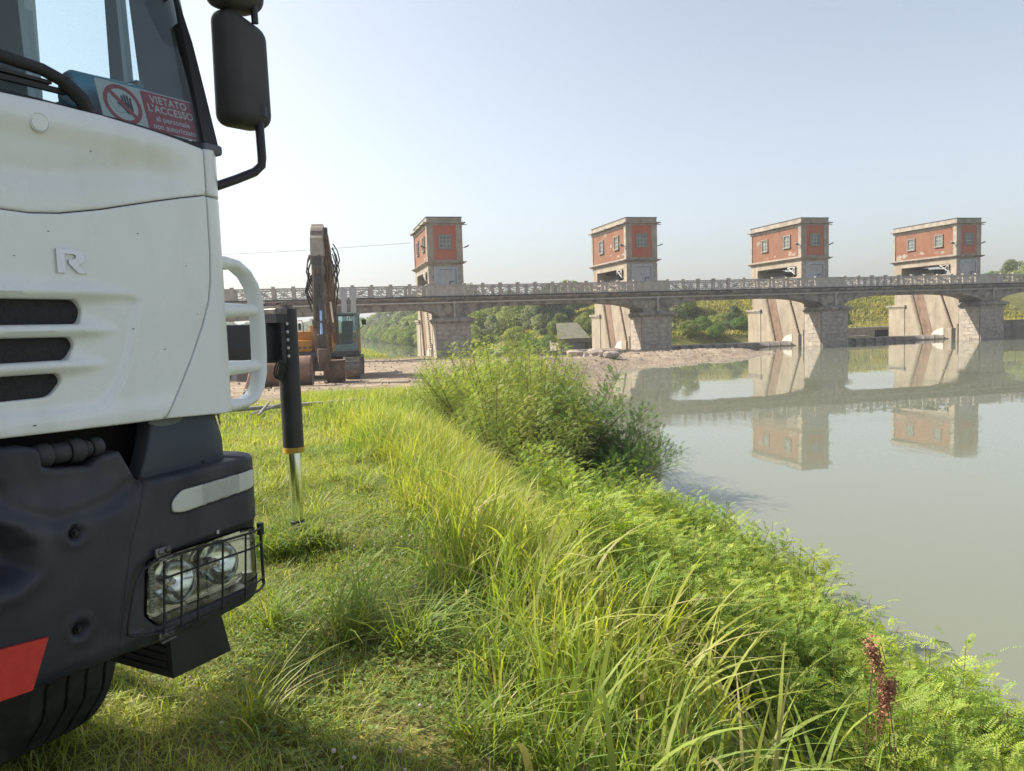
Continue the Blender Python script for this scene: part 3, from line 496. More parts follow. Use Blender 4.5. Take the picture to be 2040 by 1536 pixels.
def panel_obj(name, outline, P, m, hf=None, holes=(), rim=.02, er=.004, step=.02, fine=(), creases=(), groove=.003, parent=None, mirror=True, ob_step=.012):
    out = resample(outline, ob_step); hl = [resample(h, ob_step*.7) for h in holes]; V = list(out); E = [(i, (i+1) % len(out)) for i in range(len(out))]
    for h in hl: n = len(V); V += h; E += [(n+i, n+(i+1) % len(h)) for i in range(len(h))]
    bx = [p[0] for p in out]; by = [p[1] for p in out]; C = []
    for (x0, x1, y0, y1, st) in [(min(bx), max(bx), min(by), max(by), step)] + list(fine):
        gx_, gy_ = np.meshgrid(np.arange(x0, x1, st), np.arange(y0, y1, st*.8660)); gx_ = gx_ + (np.arange(gx_.shape[0]) % 2)[:, None]*st/2; C.append(np.stack([gx_.ravel(), gy_.ravel(), np.full(gx_.size, st*.5)], 1))
    for poly, sg in [(out, 1)] + [(h, 1) for h in hl]:
        q = np.array(poly); d = np.roll(q, -1, 0) - np.roll(q, 1, 0); nrm = np.stack([-d[:, 1], d[:, 0]], 1); nrm /= np.linalg.norm(nrm, axis=1)[:, None]+1e-9
        for fr in (.2, .55, 1.0, 1.8):
            for s_ in (-1, 1): C.append(np.concatenate([q + s_*nrm*er*fr, np.full((len(q), 1), er*fr*.9)], 1))
    C = np.concatenate(C); db = dpoly(C[:, 0], C[:, 1], out); ok = inpoly(C[:, 0], C[:, 1], out)
    for h in hl: ok &= ~inpoly(C[:, 0], C[:, 1], h); db = np.minimum(db, dpoly(C[:, 0], C[:, 1], h))
    ok &= db >= np.minimum(C[:, 2], 1.0); pts = C[ok, :2]
    cr = [resample(c, .008, False) for c in creases]
    for c in cr:
        keep = dpoly(pts[:, 0], pts[:, 1], c, False) > .0075; pts = pts[keep]; q = np.array(c); d = np.gradient(q, axis=0); nrm = np.stack([-d[:, 1], d[:, 0]], 1); nrm /= np.linalg.norm(nrm, axis=1)[:, None]+1e-9
        cc = np.concatenate([q + nrm*t_ for t_ in (0, -.0025, .0025, -.006, .006)])
        okc = inpoly(cc[:, 0], cc[:, 1], out) & (dpoly(cc[:, 0], cc[:, 1], out) > .003)
        for h in hl: okc &= ~inpoly(cc[:, 0], cc[:, 1], h) & (dpoly(cc[:, 0], cc[:, 1], h) > .003)
        pts = np.concatenate([pts, cc[okc]])
    V = [Vector(p) for p in V] + [Vector(p) for p in pts]
    r = delaunay_2d_cdt(V, E, [], 0, 1e-6); vo = np.array([(p.x, p.y) for p in r[0]]); fo = np.array([f for f in r[2] if len(f) == 3])
    ce = vo[fo].mean(1); k = inpoly(ce[:, 0], ce[:, 1], out)
    for h in hl: k &= ~inpoly(ce[:, 0], ce[:, 1], h)
    fo = fo[k]; s_, w_ = vo[:, 0], vo[:, 1]; d = dpoly(s_, w_, out)
    for h in hl: d = np.minimum(d, dpoly(s_, w_, h))
    hgt = (hf(s_, w_) if hf else 0*s_) - (er - np.sqrt(np.maximum(er*er - np.maximum(er-d, 0)**2, 0)))
    for c in cr: hgt = hgt - groove*np.clip(1-dpoly(s_, w_, c, False)/.0045, 0, 1)
    u_, v_, nu, nv = plan(s_, *P); X = v_ + nv*hgt; Y = u_ + nu*hgt; verts = [(X[i], Y[i], w_[i]) for i in range(len(w_))]
    faces = [tuple(int(q) for q in f) for f in fo]; ec = {}
    for f in faces:
        for i in range(3): e = (f[i], f[(i+1) % 3]); key = tuple(sorted(e)); ec.setdefault(key, []).append(e)
    bnd = [v[0] for v in ec.values() if len(v) == 1]; mp = {}
    for a_, c_ in bnd:
        for q in (a_, c_):
            if q not in mp: mp[q] = len(verts); verts.append((X[q]-nv[q]*rim, Y[q]-nu[q]*rim, w_[q]))
        faces.append((c_, a_, mp[a_], mp[c_]))
    def mk(vs, fs):
        bm = MB(); bm.add(vs, fs); o = bm.build(name, m, parent or truck, True, 50); bm_ = bmesh.new(); bm_.from_mesh(o.data); used = [v for v in bm_.verts if not v.link_faces]; bmesh.ops.delete(bm_, geom=used, context='VERTS'); bm_.to_mesh(o.data); bm_.free(); return o
    o = mk(verts, faces)
    if mirror: mk([(x, 2*CEN-y, z) for x, y, z in verts], [f[::-1] for f in faces])
    return o
def cplace(s, w_, off=0.0, P=CABP):
    u_, v_, nu, nv = plan(np.array([s]), *P); return Vector((float(v_[0]+nv[0]*off), float(u_[0]+nu[0]*off), w_))

# -- white front panels
TOPW = [(-.06, 2.053), (-.15, 2.064), (-.236, 2.071), (-.384, 2.081), (-.515, 2.083), (-.632, 2.080), (-.9, 2.08), (CEN, 2.08)]
GAP = [(CEN, 1.846), (-1.0, 1.840), (-.80, 1.822), (-.654, 1.808), (-.586, 1.806), (-.511, 1.813), (-.404, 1.834), (-.252, 1.872), (-.15, 1.896), (-.06, 1.915)]
g_ = lambda x, c, s: np.exp(-((x-c)/s)**2)
def h_up(s, w_):
    k = sst(-.06, -.28, s); return k*(0.020*g_(w_, 2.035, .04) - .010*g_(w_, 1.955 - .05*sst(-.2, -.6, s), .035))
panel_obj('upper_front_panel', [(a, b-.002) for a, b in TOPW] + [(a, b+.0015) for a, b in GAP], CABP, WHITE, h_up, step=.02, fine=[(-.85, -.06, 1.80, 2.09, .012)], er=.006)
CG = [(-.0605, 1.911), (-.0605, 1.749), (-.066, 1.659), (-.077, 1.598), (-.106, 1.523), (-.149, 1.435), (-.200, 1.343), (-.257, 1.262)]
REC = [(-.300, 1.60), (-.307, 1.575), (-.325, 1.50), (-.346, 1.432), (-.37, 1.385), (-.400, 1.341), (-.43, 1.316), (-.467, 1.303), (-.6, 1.307), (-.75, 1.312), (CEN+.001, 1.315)]
RECP = REC + [(CEN, 1.62), (-.42, 1.625), (-.34, 1.618)]
def h_gr(s, w_):
    d = sdist(s, w_, RECP); h = -.010*sst(0, .022, d)
    for wc, e0, e1, a_ in ((1.6125, -.31, -.47, .020), (1.5215, -.36, -.50, .026), (1.4320, -.39, -.54, .026)):
        tap = sst(e0, e1, s); ww = .010 + .009*tap; h = h + a_*tap*g_(w_, wc - .004*(1-tap), ww)
    return h + .006*g_(w_, 1.29, .03)
SLOT = [rnd([(-1.12, 1.600), (-.486, 1.598), (-.467, 1.572), (-.480, 1.536), (-1.12, 1.537)], [0, .012, .018, .014, 0]),
        rnd([(-1.12, 1.508), (-.506, 1.503), (-.494, 1.482), (-.518, 1.446), (-1.12, 1.446)], [0, .012, .018, .014, 0]),
        rnd([(-1.12, 1.418), (-.546, 1.414), (-.534, 1.394), (-.566, 1.356), (-1.12, 1.354)], [0, .012, .018, .03, 0])]
panel_obj('grille_panel', [(a, b-.0015) for a, b in GAP] + CG[1:] + [(-.42, 1.264), (-.6, 1.268), (-.75, 1.272), (CEN, 1.276)], CABP, WHITE, h_gr, holes=SLOT, step=.022, fine=[(-.95, -.28, 1.27, 1.66, .0085)], er=.005, creases=[REC[2:]], groove=.002, rim=.03)
CR = [(-.0555, 1.911), (-.0555, 1.749), (-.061, 1.659), (-.072, 1.598), (-.101, 1.523), (-.144, 1.435), (-.195, 1.343), (-.247, 1.262)]
panel_obj('corner_panel', CR + [(-.06, 1.254), (.12, 1.250), (.35, 1.250), (.35, 1.908)], CABP, WHITE, None, step=.022, er=.005)
panel_obj('upper_corner_panel', [(-.0555, 2.052), (-.0555, 1.916), (.35, 1.913), (.35, 2.06), (.02, 2.062)], CABP, WHITE, None, step=.022, er=.005)
bk = MB(); bk.box(-.05, -.035, -2.36, .0, 1.27, 2.06); bk.build('grille_backing', BLACK, truck)
for zc in (1.567, 1.477, 1.386): MB().box(-.034, -.024, -2.3, -.42, zc-.042, zc+.042).build('grille_mesh', mat('grille_black', (.010, .010, .011), (.022, .022, .024), 90, .6, bump=.6, bscale=220, dist=.004), truck)
# round blanking plug and R badge
MB().lathe([(.0232, -.004), (.0232, .0006), (.0222, .0012), (.0212, .0006), (.0205, -.004), (.0195, .0008), (.0, .0014)], cplace(-.556, 2.022, .0192), (1, 0, -.05), 32, False).build('blanking_plug', WHITE, truck, True, 30)
Rp = [(0, 0), (0, 1), (.62, 1), (.82, .96), (.93, .86), (.96, .70), (.93, .52), (.84, .42), (.72, .37), (1.02, 0), (.72, 0), (.40, .40), (.40, .56), (.56, .58), (.64, .63), (.66, .70), (.64, .77), (.56, .80), (.27, .80), (.27, 0)]
rb = MB(); n = len(Rp); pv = [(-.533+.076*x, 1.664+.060*y) for x, y in Rp]
r = delaunay_2d_cdt([Vector(p) for p in pv], [(i, (i+1) % n) for i in range(n)], [], 1, 1e-6); fv_ = [list(f) for f in r[2]]; vo = [(p.x, p.y) for p in r[0]]
rb.add([(.006, a, b) for a, b in vo], fv_); rb.add([(.006, a, b) for a, b in pv] + [(-.002, a, b) for a, b in pv], [(i, (i+1) % n, n+(i+1) % n, n+i) for i in range(n)]); rb.build('letter_badge', mat('badge_silver', (0.62, 0.63, 0.66), None, rough=.3, metal=.6), truck)

# stone chips and specks of dirt on the paint
rch = random.Random(4)
for (s_, w_) in ((-.632, 1.700), (-.545, 1.765), (-.150, 1.700), (-.62, 1.292), (-.24, 1.46), (-.30, 1.78), (-.12, 1.56), (-.42, 1.98), (-.33, 1.52)):
    c_ = cplace(s_, w_, float(h_gr(np.array([s_]), np.array([w_]))[0] if w_ < 1.8 else h_up(np.array([s_]), np.array([w_]))[0])+.0008); a_, b_ = rch.uniform(.002, .005), rch.uniform(.001, .0022)
    MB().add([c_ + Vector((0, a_*math.cos(t), b_*math.sin(t))) for t in np.linspace(0, 6.283, 9)[:-1]], [tuple(range(8))]).build('paint_chip', mat('chip_grey', (.10, .10, .10), None), truck)

# -- cab shell, doors, roof (mostly out of frame)
sh = MB(); YR = 2*CEN
for y0, y1 in ((.0, .04), (YR-.04, YR)):
    sh.box(-1.9, -.29, y0, y1, 1.26, 2.30); sh.box(-1.9, -.94, y0, y1, 2.30, 2.86)
sh.box(-1.9, -1.86, YR, 0, 1.26, 2.9); sh.box(-1.9, -.30, YR-.04, .04, 2.86, 2.98); sh.box(-.30, -.20, YR, 0, 2.84, 2.93); sh.build('cab_shell', WHITE, truck)
fl = MB(); fl.box(-1.86, -.06, YR+.02, -.02, 1.30, 1.40); fl.build('cab_floor', BLACK, truck)
da = MB(); da.prism([(-.06, 1.40), (-.06, 2.065), (-.20, 2.10), (-.46, 2.12), (-.52, 2.02), (-.46, 1.40)], 'y', YR+.02, -.02); da.build('dashboard', mat('dash_grey', (0.06, 0.068, 0.08), (.085, .09, .10), 5, .8), truck)
st = MB(); st.bbox(-1.55, -.98, -.95, -.42, 1.75, 1.92, .05, 2); st.bbox(-1.62, -1.42, -.95, -.42, 1.90, 2.62, .06, 2); st.bbox(-1.60, -1.46, -.80, -.56, 2.64, 2.84, .05, 2); st.build('seat', mat('seat_cloth', (0.05, 0.065, 0.085), (.07, .085, .11), 30, .9), truck, True, 40)
swh = MB(); c0 = Vector((-.62, -.62, 2.20)); ax = Vector((-.55, 0, .83)).normalized(); a1 = Vector((0, 1, 0)); a2 = ax.cross(a1)
swh.tube([c0 + (a1*math.cos(2*math.pi*k/40) + a2*math.sin(2*math.pi*k/40))*.235 for k in range(41)], .017, 8, False); swh.bar(c0-a1*.23, c0+a1*.23, .05, .02, ax); swh.bar(c0, c0-a2*.23, .05, .02, ax); swh.tube([c0, c0-ax*.35], .04, 8); swh.build('steering_wheel', TRIM, truck, True, 40)
# window glass, seals, pillars
wsv = lambda z: -.02-(z-2.06)*.268
gl = MB(); gl.add([(wsv(2.075)-.004, YR+.03, 2.075), (wsv(2.075)-.004, -.03, 2.075), (wsv(2.86)-.004, -.05, 2.86), (wsv(2.86)-.004, YR+.05, 2.86)], [(0, 1, 2, 3)]); ws_ = gl.build('windscreen', GLASS, truck)
def ws_bar(name, pts, m_, d0, d1, parent=truck):
    """bar on the sloping windscreen plane: pts = (u,z) polygon, thickness d0..d1 outwards"""
    b_ = MB(); n = len(pts); f = lambda u, z, d: (wsv(z)+d*.966, u, z+d*.259)
    vs = [f(u, z, d1) for u, z in pts] + [f(u, z, d0) for u, z in pts]; b_.add(vs, [tuple(range(n)), tuple(range(n, 2*n))[::-1]] + [(i, n+i, n+(i+1) % n, (i+1) % n) for i in range(n)]); return b_.build(name, m_, parent)
ws_bar('pillar_seal', [(-.040, 2.078), (.012, 2.066), (.014, 2.25), (.014, 2.40), (.0, 2.55), (-.03, 2.88), (-.045, 2.88), (-.010, 2.52), (-.013, 2.43), (-.025, 2.27)], BLACK, -.045, .006)
ws_bar('pillar_seal', [(YR+.052, 2.078), (YR-.012, 2.066), (YR-.014, 2.40), (YR+.03, 2.88), (YR+.06, 2.88), (YR+.026, 2.43)], BLACK, -.045, .006)
ws_bar('screen_foot_seal', [(YR+.02, 2.078), (-.04, 2.052), (-.04, 2.070), (-.3, 2.089), (-.6, 2.096), (YR+.02, 2.096)], BLACK, -.03, .000)
cap = MB(); cap.bbox(-.075, -.012, -.045, .026, 2.045, 2.078, .010, 2); cap.build('pillar_foot_cap', mat('grey_cap', (.12, .125, .15), None, rough=.6), truck, True, 40)
for ys in (-.012, YR-.008):
    q = MB(); q.prism([(-.06, 2.09), (-.33, 2.30), (-.335, 2.35), (-.36, 2.62), (-.41, 2.88), (-.26, 2.88), (-.15, 2.53)], 'y', ys, ys+.03); q.build('pillar_trim', TRIM, truck)
    q = MB(); q.prism([(-.478, 2.28), (-.405, 2.28), (-.42, 2.62), (-.43, 2.88), (-.478, 2.88)], 'y', ys, ys+.035); q.build('window_divider', TRIM, truck)
    q = MB(); q.prism([(-.30, 2.26), (-.96, 2.26), (-.96, 2.315), (-.32, 2.315)], 'y', ys-.02, ys+.03); q.build('window_sill', TRIM, truck)
    q = MB(); q.prism([(-.92, 2.28), (-1.12, 2.28), (-1.12, 2.88), (-.95, 2.88)], 'y', ys-.01, ys+.04); q.build('door_pillar', TRIM, truck)
    MB().add([(-.30, ys+.015, 2.31), (-.95, ys+.015, 2.31), (-.95, ys+.015, 2.87), (-.38, ys+.015, 2.87)], [(0, 1, 2, 3)]).build('door_glass', GLASS, truck)
# wipers
wp = MB(); f = lambda u, z, d: (wsv(z)+d*.966, u, z+d*.259)
wp.tube([f(-.40, 2.078, .0), f(-.43, 2.100, .03), f(-.474, 2.135, .035)], [.018, .019, .017], 8); wp.tube([f(-.474, 2.135, .035), f(-.52, 2.155, .03), f(-.70, 2.168, .028), f(-.95, 2.175, .026)], .016, 8); wp.build('wiper_arm', BLACK, truck, True, 50)
wb = MB(); wb.bar(f(-.46, 2.118, .014), f(-1.0, 2.118, .014), .014, .012); wb.bar(f(-.50, 2.130, .02), f(-.95, 2.132, .02), .018, .008); wb.build('wiper_blade', BLACK, truck)

# -- grab handle beside the corner
hd = MB(); hp = [(.02, 1.752), (.085, 1.748), (.14, 1.738), (.185, 1.708), (.215, 1.665), (.232, 1.61), (.237, 1.53), (.236, 1.43), (.232, 1.36), (.215, 1.305), (.185, 1.268), (.14, 1.250), (.085, 1.243), (.02, 1.243)]
n = len(hp); cen = Vector((.10, 1.49)); ring = []
for i, (u_, z_) in enumerate(hp):
    p = Vector((u_, z_)); d = (Vector(hp[min(i+1, n-1)]) - Vector(hp[max(i-1, 0)])).normalized(); nn = Vector((-d.y, d.x)); nn = nn if nn.dot(p-cen) > 0 else -nn
    tck = .030 if 1 < i < n-2 else .042; q = []
    for (a_, v_) in ((0, -.148), (0, -.096), (-.35, -.086), (-.75, -.090), (-1, -.104), (-1, -.140)): q.append((v_, (p+nn*tck*a_).x, (p+nn*tck*a_).y))
    ring.append(q)
hd.add([p for q in ring for p in q], [(i*6+k, i*6+(k+1) % 6, (i+1)*6+(k+1) % 6, (i+1)*6+k) for i in range(n-1) for k in range(6)])
for zc in (1.575, 1.385): hd.tube([(-.118, .02, zc-.006), (-.115, .06, zc), (-.115, .15, zc), (-.116, .222, zc)], [.034, .026, .0215, .021], 14)
hd.build('grab_handle', WHITE, truck, True, 60)

# -- mirrors
def rbox(name, c, dims, r, m_, parent=truck, rz=0, seg=5, taper=None):
    bm = bmesh.new(); bmesh.ops.create_cube(bm, size=1)
    for v in bm.verts: v.co = Vector((v.co.x*dims[0], v.co.y*dims[1], v.co.z*dims[2]))
    bmesh.ops.bevel(bm, geom=bm.edges[:], offset=r, segments=seg, profile=.5, affect='EDGES')
    if taper: 
        for v in bm.verts: v.co = taper(v.co)
    b_ = MB(); b_.bm(bm, Matrix.Translation(c) @ Matrix.Rotation(rz, 4, 'Z')); return b_.build(name, m_, parent, True, 60)
tp_ = lambda co: Vector((co.x*(1-.25*max(0, co.z/.17)), co.y - .012*co.z/.17 + (.012 if co.z < -.1 else 0)*0, co.z + .10*co.x + (-.12*co.y)))
mr_ = rbox('mirror', Vector((-.055, .158, 2.335)), (.115, .185, .345), .042, MIRB, rz=.12, taper=lambda co: Vector((co.x*(1-.9*max(0, co.z-.02)), co.y*(1+.1*co.z), co.z-.15*co.y*(1 if co.z > 0 else -.6))))
rbox('mirror_glass', Vector((-.108, .152, 2.335)), (.008, .10, .24), .002, CHROME, mr_, rz=.12, seg=1)
m2_ = rbox('upper_mirror', Vector((-.040, .135, 2.625)), (.12, .19, .21), .045, MIRB, rz=.12, taper=lambda co: Vector((co.x, co.y, co.z+.12*co.y)))
ma = MB(); ma.tube([(-.03, .195, 2.24), (-.023, .19, 2.205), (-.019, .19, 2.07), (-.021, .188, 2.045), (-.033, .168, 2.022), (-.046, .10, 1.99), (-.060, .03, 1.960)], .0145, 12); ma.tube([(-.02, .19, 2.235), (-.02, .19, 2.20)], .024, 12); ma.build('mirror_arm', mat('arm_black', (.022, .018, .026), None, rough=.4), truck, True, 60)
MB().tube([(-.005, .18, 2.49), (.0, .172, 2.60), (-.02, .16, 2.80), (-.12, .02, 2.90)], .011, 10).build('mirror_arm', MATS['arm_black'], truck, True, 60)

# -- bumper
TB = [(CEN, 1.252), (-.80, 1.250), (-.66, 1.249), (-.615, 1.236), (-.608, 1.19), (-.58, 1.180), (-.49, 1.170), (-.455, 1.192), (-.405, 1.194), (-.388, 1.150), (-.372, 1.112), (-.33, 1.106), (-.094, 1.110), (0, 1.114), (.12, 1.116), (.5, 1.11)]
BB = [(.5, .80), (.16, .715), (.06, .676), (-.02, .652), (-.145, .640), (-.30, .640), (-.45, .652), (-.75, .664), (CEN, .668)]
HOLE = rnd([(-.372, .886), (-.03, .890), (.055, .878), (.055, .722), (-.02, .706), (-.352, .700), (-.388, .740)], .012)
SEAM = [(-.362, 1.104), (-.38, 1.05), (-.421, .941), (-.45, .80), (-.468, .70)]
def h_b(s, w_):
    h = -.035*sst(1.02, 1.16, w_)*sst(-.30, -.42, s) - .06*sst(1.165, 1.20, w_)*sst(-.66, -.58, s)*0
    for (a_, b_) in ((-.566, 1.016), (-.576, .773)):
        d = np.hypot(s-a_, (w_-b_)); h = h - .020*np.exp(-(d/.017)**4) + .004*g_(d, .030, .010)
    d = sdist(s, w_, [(-2, 1.085), (-.76, 1.085), (-.70, 1.06), (-.668, 1.01), (-.67, .95), (-.72, .925), (-2, .93)]); h = h - .075*sst(-.012, .05, d) + .006*np.exp(-((d+.02)/.02)**2)
    d2 = dpoly(s, w_, [(-.372, 1.112), (-.46, 1.07), (-.60, 1.055), (-.70, 1.10), (-.75, 1.2)], False); h = h - .010*sst(.03, 0, d2)
    gp = sdist(s, w_, [(-.352, .90), (-.405, .887), (-.432, .845), (-.462, .748), (-.452, .708), (-.352, .680), (.6, .66), (.6, .93)]); h = h - .006*sst(0, .006, gp)
    return h - .02*sst(.70, .63, w_)
panel_obj('bumper', TB + BB, BUMPP, BUMP, h_b, holes=[HOLE], rim=.16, er=.014, step=.022, fine=[(-.85, .10, .64, 1.26, .011)], creases=[SEAM], groove=.0035)
for (a_, b_) in ((-.566, 1.016), (-.576, .773)):
    q = MB(); q.lathe([(.0125, -.01), (.0125, .004), (.010, .006), (.0095, .012), (.0, .012)], (.032, a_, b_), (1, 0, 0), 16, False); q.lathe([(.006, .01), (.006, .020), (0, .021)], (.032, a_, b_), (1, 0, 0), 8, False); q.build('bumper_bolt', mat('bolt_black', (.03, .03, .033), None, rough=.35, metal=.6), truck, True, 40)
SRED = mat('red_sticker', (.55, .03, .022), (.60, .045, .03), 40, .45)
for k in (0, 1):
    yy = (lambda y: y) if k == 0 else (lambda y: YR-y); rq = [(-1.0, .700), (-.704, .6745), (-.658, .786), (-1.0, .824)]
    q = MB(); q.add([(.0585, yy(a_), b_) for a_, b_ in rq] + [(.035, yy(a_), b_) for a_, b_ in rq], [(0, 1, 2, 3), (0, 4, 5, 1), (1, 5, 6, 2), (2, 6, 7, 3), (3, 7, 4, 0)]); q.build('red_reflective_sticker', SRED, truck)
# fairing between cab and bumper, cavity, tow pin
panel_obj('corner_fairing', [(-.350, 1.09), (-.275, 1.272), (-.06, 1.268), (.10, 1.266), (.40, 1.266), (.40, 1.09)], (-.10, .10, -.005), FAIR, lambda s, w_: -.02*sst(1.16, 1.27, w_), step=.03, er=.008, rim=.05)
for (a_, b_, r1, r2) in ((-.235, 1.252, .055, .012), (.0, 1.235, .030, .028)):
    pts = [(a_+r1*math.cos(t)*(1+.15*math.sin(3*t)), b_+r2*math.sin(t)) for t in np.linspace(0, 6.283, 20)[:-1]]
    u_, v_, nu, nv = plan(np.array([p[0] for p in pts]), -.10, .10, -.005); MB().add([(v_[i]+nv[i]*(-.0185+.02*(1-float(sst(1.16, 1.27, pts[i][1])))) , u_[i]+nu[i]*.0015, pts[i][1]) for i in range(len(pts))], [tuple(range(len(pts)))]).build('bare_patch', mat('dusty_patch', (.16, .17, .155), (.12, .13, .12), 30, .8), truck)
cv = MB(); cv.box(-.22, -.19, YR, -.02, .70, 1.30); cv.box(-.22, -.03, -.62, -.30, 1.03, 1.06); cv.build('cavity_back', DARK, truck)
tw = MB()
for (u0, u1, r_) in ((-.612, -.575, .030), (-.573, -.530, .026), (-.528, -.492, .031), (-.490, -.470, .022), (-.468, -.440, .026)): tw.lathe([(r_*.85, u0), (r_, u0+.006), (r_, u1-.006), (r_*.85, u1)], (-.02, 0, 1.212), (0, 1, 0), 20)
tw.build('tow_pin_block', mat('pin_block', (.035, .038, .042), None, rough=.55), truck, True, 40)
for (a_, b_, v_) in ((-.372, 1.118, .045), (-.13, 1.118, .0)): MB().lathe([(.011, 0), (.011, .004), (.006, .005), (.006, .010), (0, .011)], (v_-.01, a_, b_-.004), (0, 0, 1), 12, False).build('bumper_screw', MATS['bolt_black'], truck, True, 40)

# -- front indicator lamp
IND = rnd([(-.291, 1.004), (-.291, 1.034), (-.258, 1.060), (.010, 1.071), (.035, 1.066), (.035, 1.018), (.005, 1.013), (-.255, .996)], [.012, .014, .014, .004, .006, .006, .004, .012])
panel_obj('indicator_bezel', rnd([(-.296, .999), (-.296, 1.038), (-.258, 1.065), (.010, 1.076), (.040, 1.070), (.040, 1.013), (.005, 1.008), (-.255, .991)], .012), BUMPP, BLACK, lambda s, w_: 0*s+.002, holes=[IND], rim=.012, er=.002, step=.02, ob_step=.008)
IL = panel_obj('indicator_lens', IND, BUMPP, mat('milky_lens', (.56, .57, .52), (.50, .51, .46), 8, .22, coat=.4), lambda s, w_: .004+.0024*np.sin(s*950)*sst(-.195, -.185, s)*sst(-.045, -.055, s), step=.012, fine=[(-.20, -.04, 1.0, 1.07, .0017*2)], er=.005, rim=.02)
# -- headlamp: bowl housing, two reflectors, bulbs, clear lens, wire guard
hb = MB(); Hs = resample(HOLE, .01)
def hp_(s, w_, off): return cplace(s, w_, off, BUMPP)
front = [hp_(a_, b_, -.004) for a_, b_ in Hs]; cenh = Vector((-.16, .795)); back = [hp_(cenh.x+(a_-cenh.x)*.93, cenh.y+(b_-cenh.y)*.90, -.050) for a_, b_ in Hs]; n = len(Hs)
hb.add(front+back, [(i, (i+1) % n, n+(i+1) % n, n+i) for i in range(n)] + [tuple(range(n, 2*n))]); lamp = hb.build('headlamp', mat('lamp_housing_grass_tint', (.72, .70, .60), (.7, .68, .56), 6, .14, metal=.9), truck, True, 35)  # chrome housing; yellow of the reflected grass is put into its colour
for (a_, b_, r_) in ((-.284, .800, .064), (-.128, .808, .064)):
    rr = MB(); c_ = hp_(a_, b_, -.032); prof = [(r_*1.04, .018), (r_, .020), (r_*.985, .014)] + [(r_*k, -.016+.030*k*k) for k in (.95, .85, .7, .55, .4, .25, .12)]; rr.lathe(prof, c_, (1, -.12, .30), 36, False); ro = rr.build('reflector', CHROME2, lamp, True, 40)
    bl = MB(); bl.lathe([(.014, -.02), (.014, -.004), (.008, 0), (.008, .012), (.0, .016)], c_, (1, 0, 0), 14, False); bl.build('bulb', mat('bulb_glass', (.55, .5, .42), None, rough=.15, metal=.5), ro, True, 40)
    fct = MB()
    for k in range(4):
        an = -2.3+k*.5; fct.bar(c_+Vector((-.012, .026*math.cos(an), .026*math.sin(an))), c_+Vector((.008, r_*.8*math.cos(an), r_*.8*math.sin(an))), .0014, .003)
    fct.build('reflector_facets', mat('facet_dark', (.08, .085, .09), None, rough=.3, metal=.6), ro)
rbx = MB()
for k in range(16): c_ = hp_(-.366+.0005*k, .742+k*.0092, -.012); rbx.lathe([(.004, -.006), (.004, .006)], c_, (0, 1, .0), 6)
rbx.build('lens_ribs', mat('rib_clear', (.42, .43, .36), None, rough=.3), lamp)
panel_obj('headlamp_lens', [(cenh.x+(a_-cenh.x)*.985, cenh.y+(b_-cenh.y)*.97) for a_, b_ in HOLE], BUMPP, LENS, lambda s, w_: 0*s-.004, step=.03, er=.003, rim=.003, parent=lamp, mirror=False)
gd = MB(); off = .030
def wire(pts, r_=.0032): gd.tube([hp_(a_, b_, o_) for a_, b_, o_ in pts], r_, 6)
def sw(s0, w0, s1, w1, o0=off, o1=off, r_=.0032, n=14): wire([(s0+(s1-s0)*k/n, w0+(w1-w0)*k/n, o0+(o1-o0)*k/n) for k in range(n+1)], r_)
wire([(-.352, .892, .012), (-.375, .884, .014), (-.405, .874, .016), (-.422, .855, .016), (-.432, .835, .016), (-.447, .78, .016), (-.458, .735, .014), (-.457, .716, .013), (-.440, .706, .012), (-.39, .692, .014), (-.352, .684, .016), (-.30, .682, .026), (-.25, .684, .03)], .004)
sw(-.352, .889, .05, .876, .014, .012, .0038); sw(-.30, .682, .05, .690, .028, .012, .0038); sw(-.366, .838, .05, .828, off, .012); sw(-.370, .716, .05, .716, off, .012)
for s0 in (-.352, -.296, -.240, -.153, -.066): sw(s0+.004, .886-.012*max(0, s0), s0-.012, .684)
sw(.05, .880, .05, .686, .012, .012, .005)
for (a_, b_) in ((.05, .878), (.051, .86)): gd.lathe([(.011, -.01), (.011, .01)], hp_(a_, b_, .012), (0, 0, 1), 10)
go = gd.build('headlamp_guard', mat('guard_wire', (.016, .016, .018), None, rough=.45), truck, True, 60)
for (a_, b_) in ((-.335, .906), (-.342, .676)):
    q = MB(); c_ = hp_(a_, b_, .010); q.bbox(c_.x-.004, c_.x+.006, a_-.026, a_+.022, b_-.013, b_+.013, .003, 2); 
    for du in (-.012, .010): q.lathe([(.0075, 0), (.0075, .005), (.004, .009), (0, .010)], (c_.x+.005, a_+du, b_+.002), (1, 0, 0), 12, False)
    q.bar((c_.x+.008, a_-.022, b_-.017), (c_.x+.008, a_+.022, b_-.015), .006, .006); q.build('guard_clip', mat('clip_steel', (.22, .22, .22), (.1, .1, .1), 30, .4, metal=.7), truck, True, 40)
MB().box(.051, .0545, -.145, -.138, .905, .916).build('fixing_tab', mat('tab_white', (.5, .5, .48), None), truck)

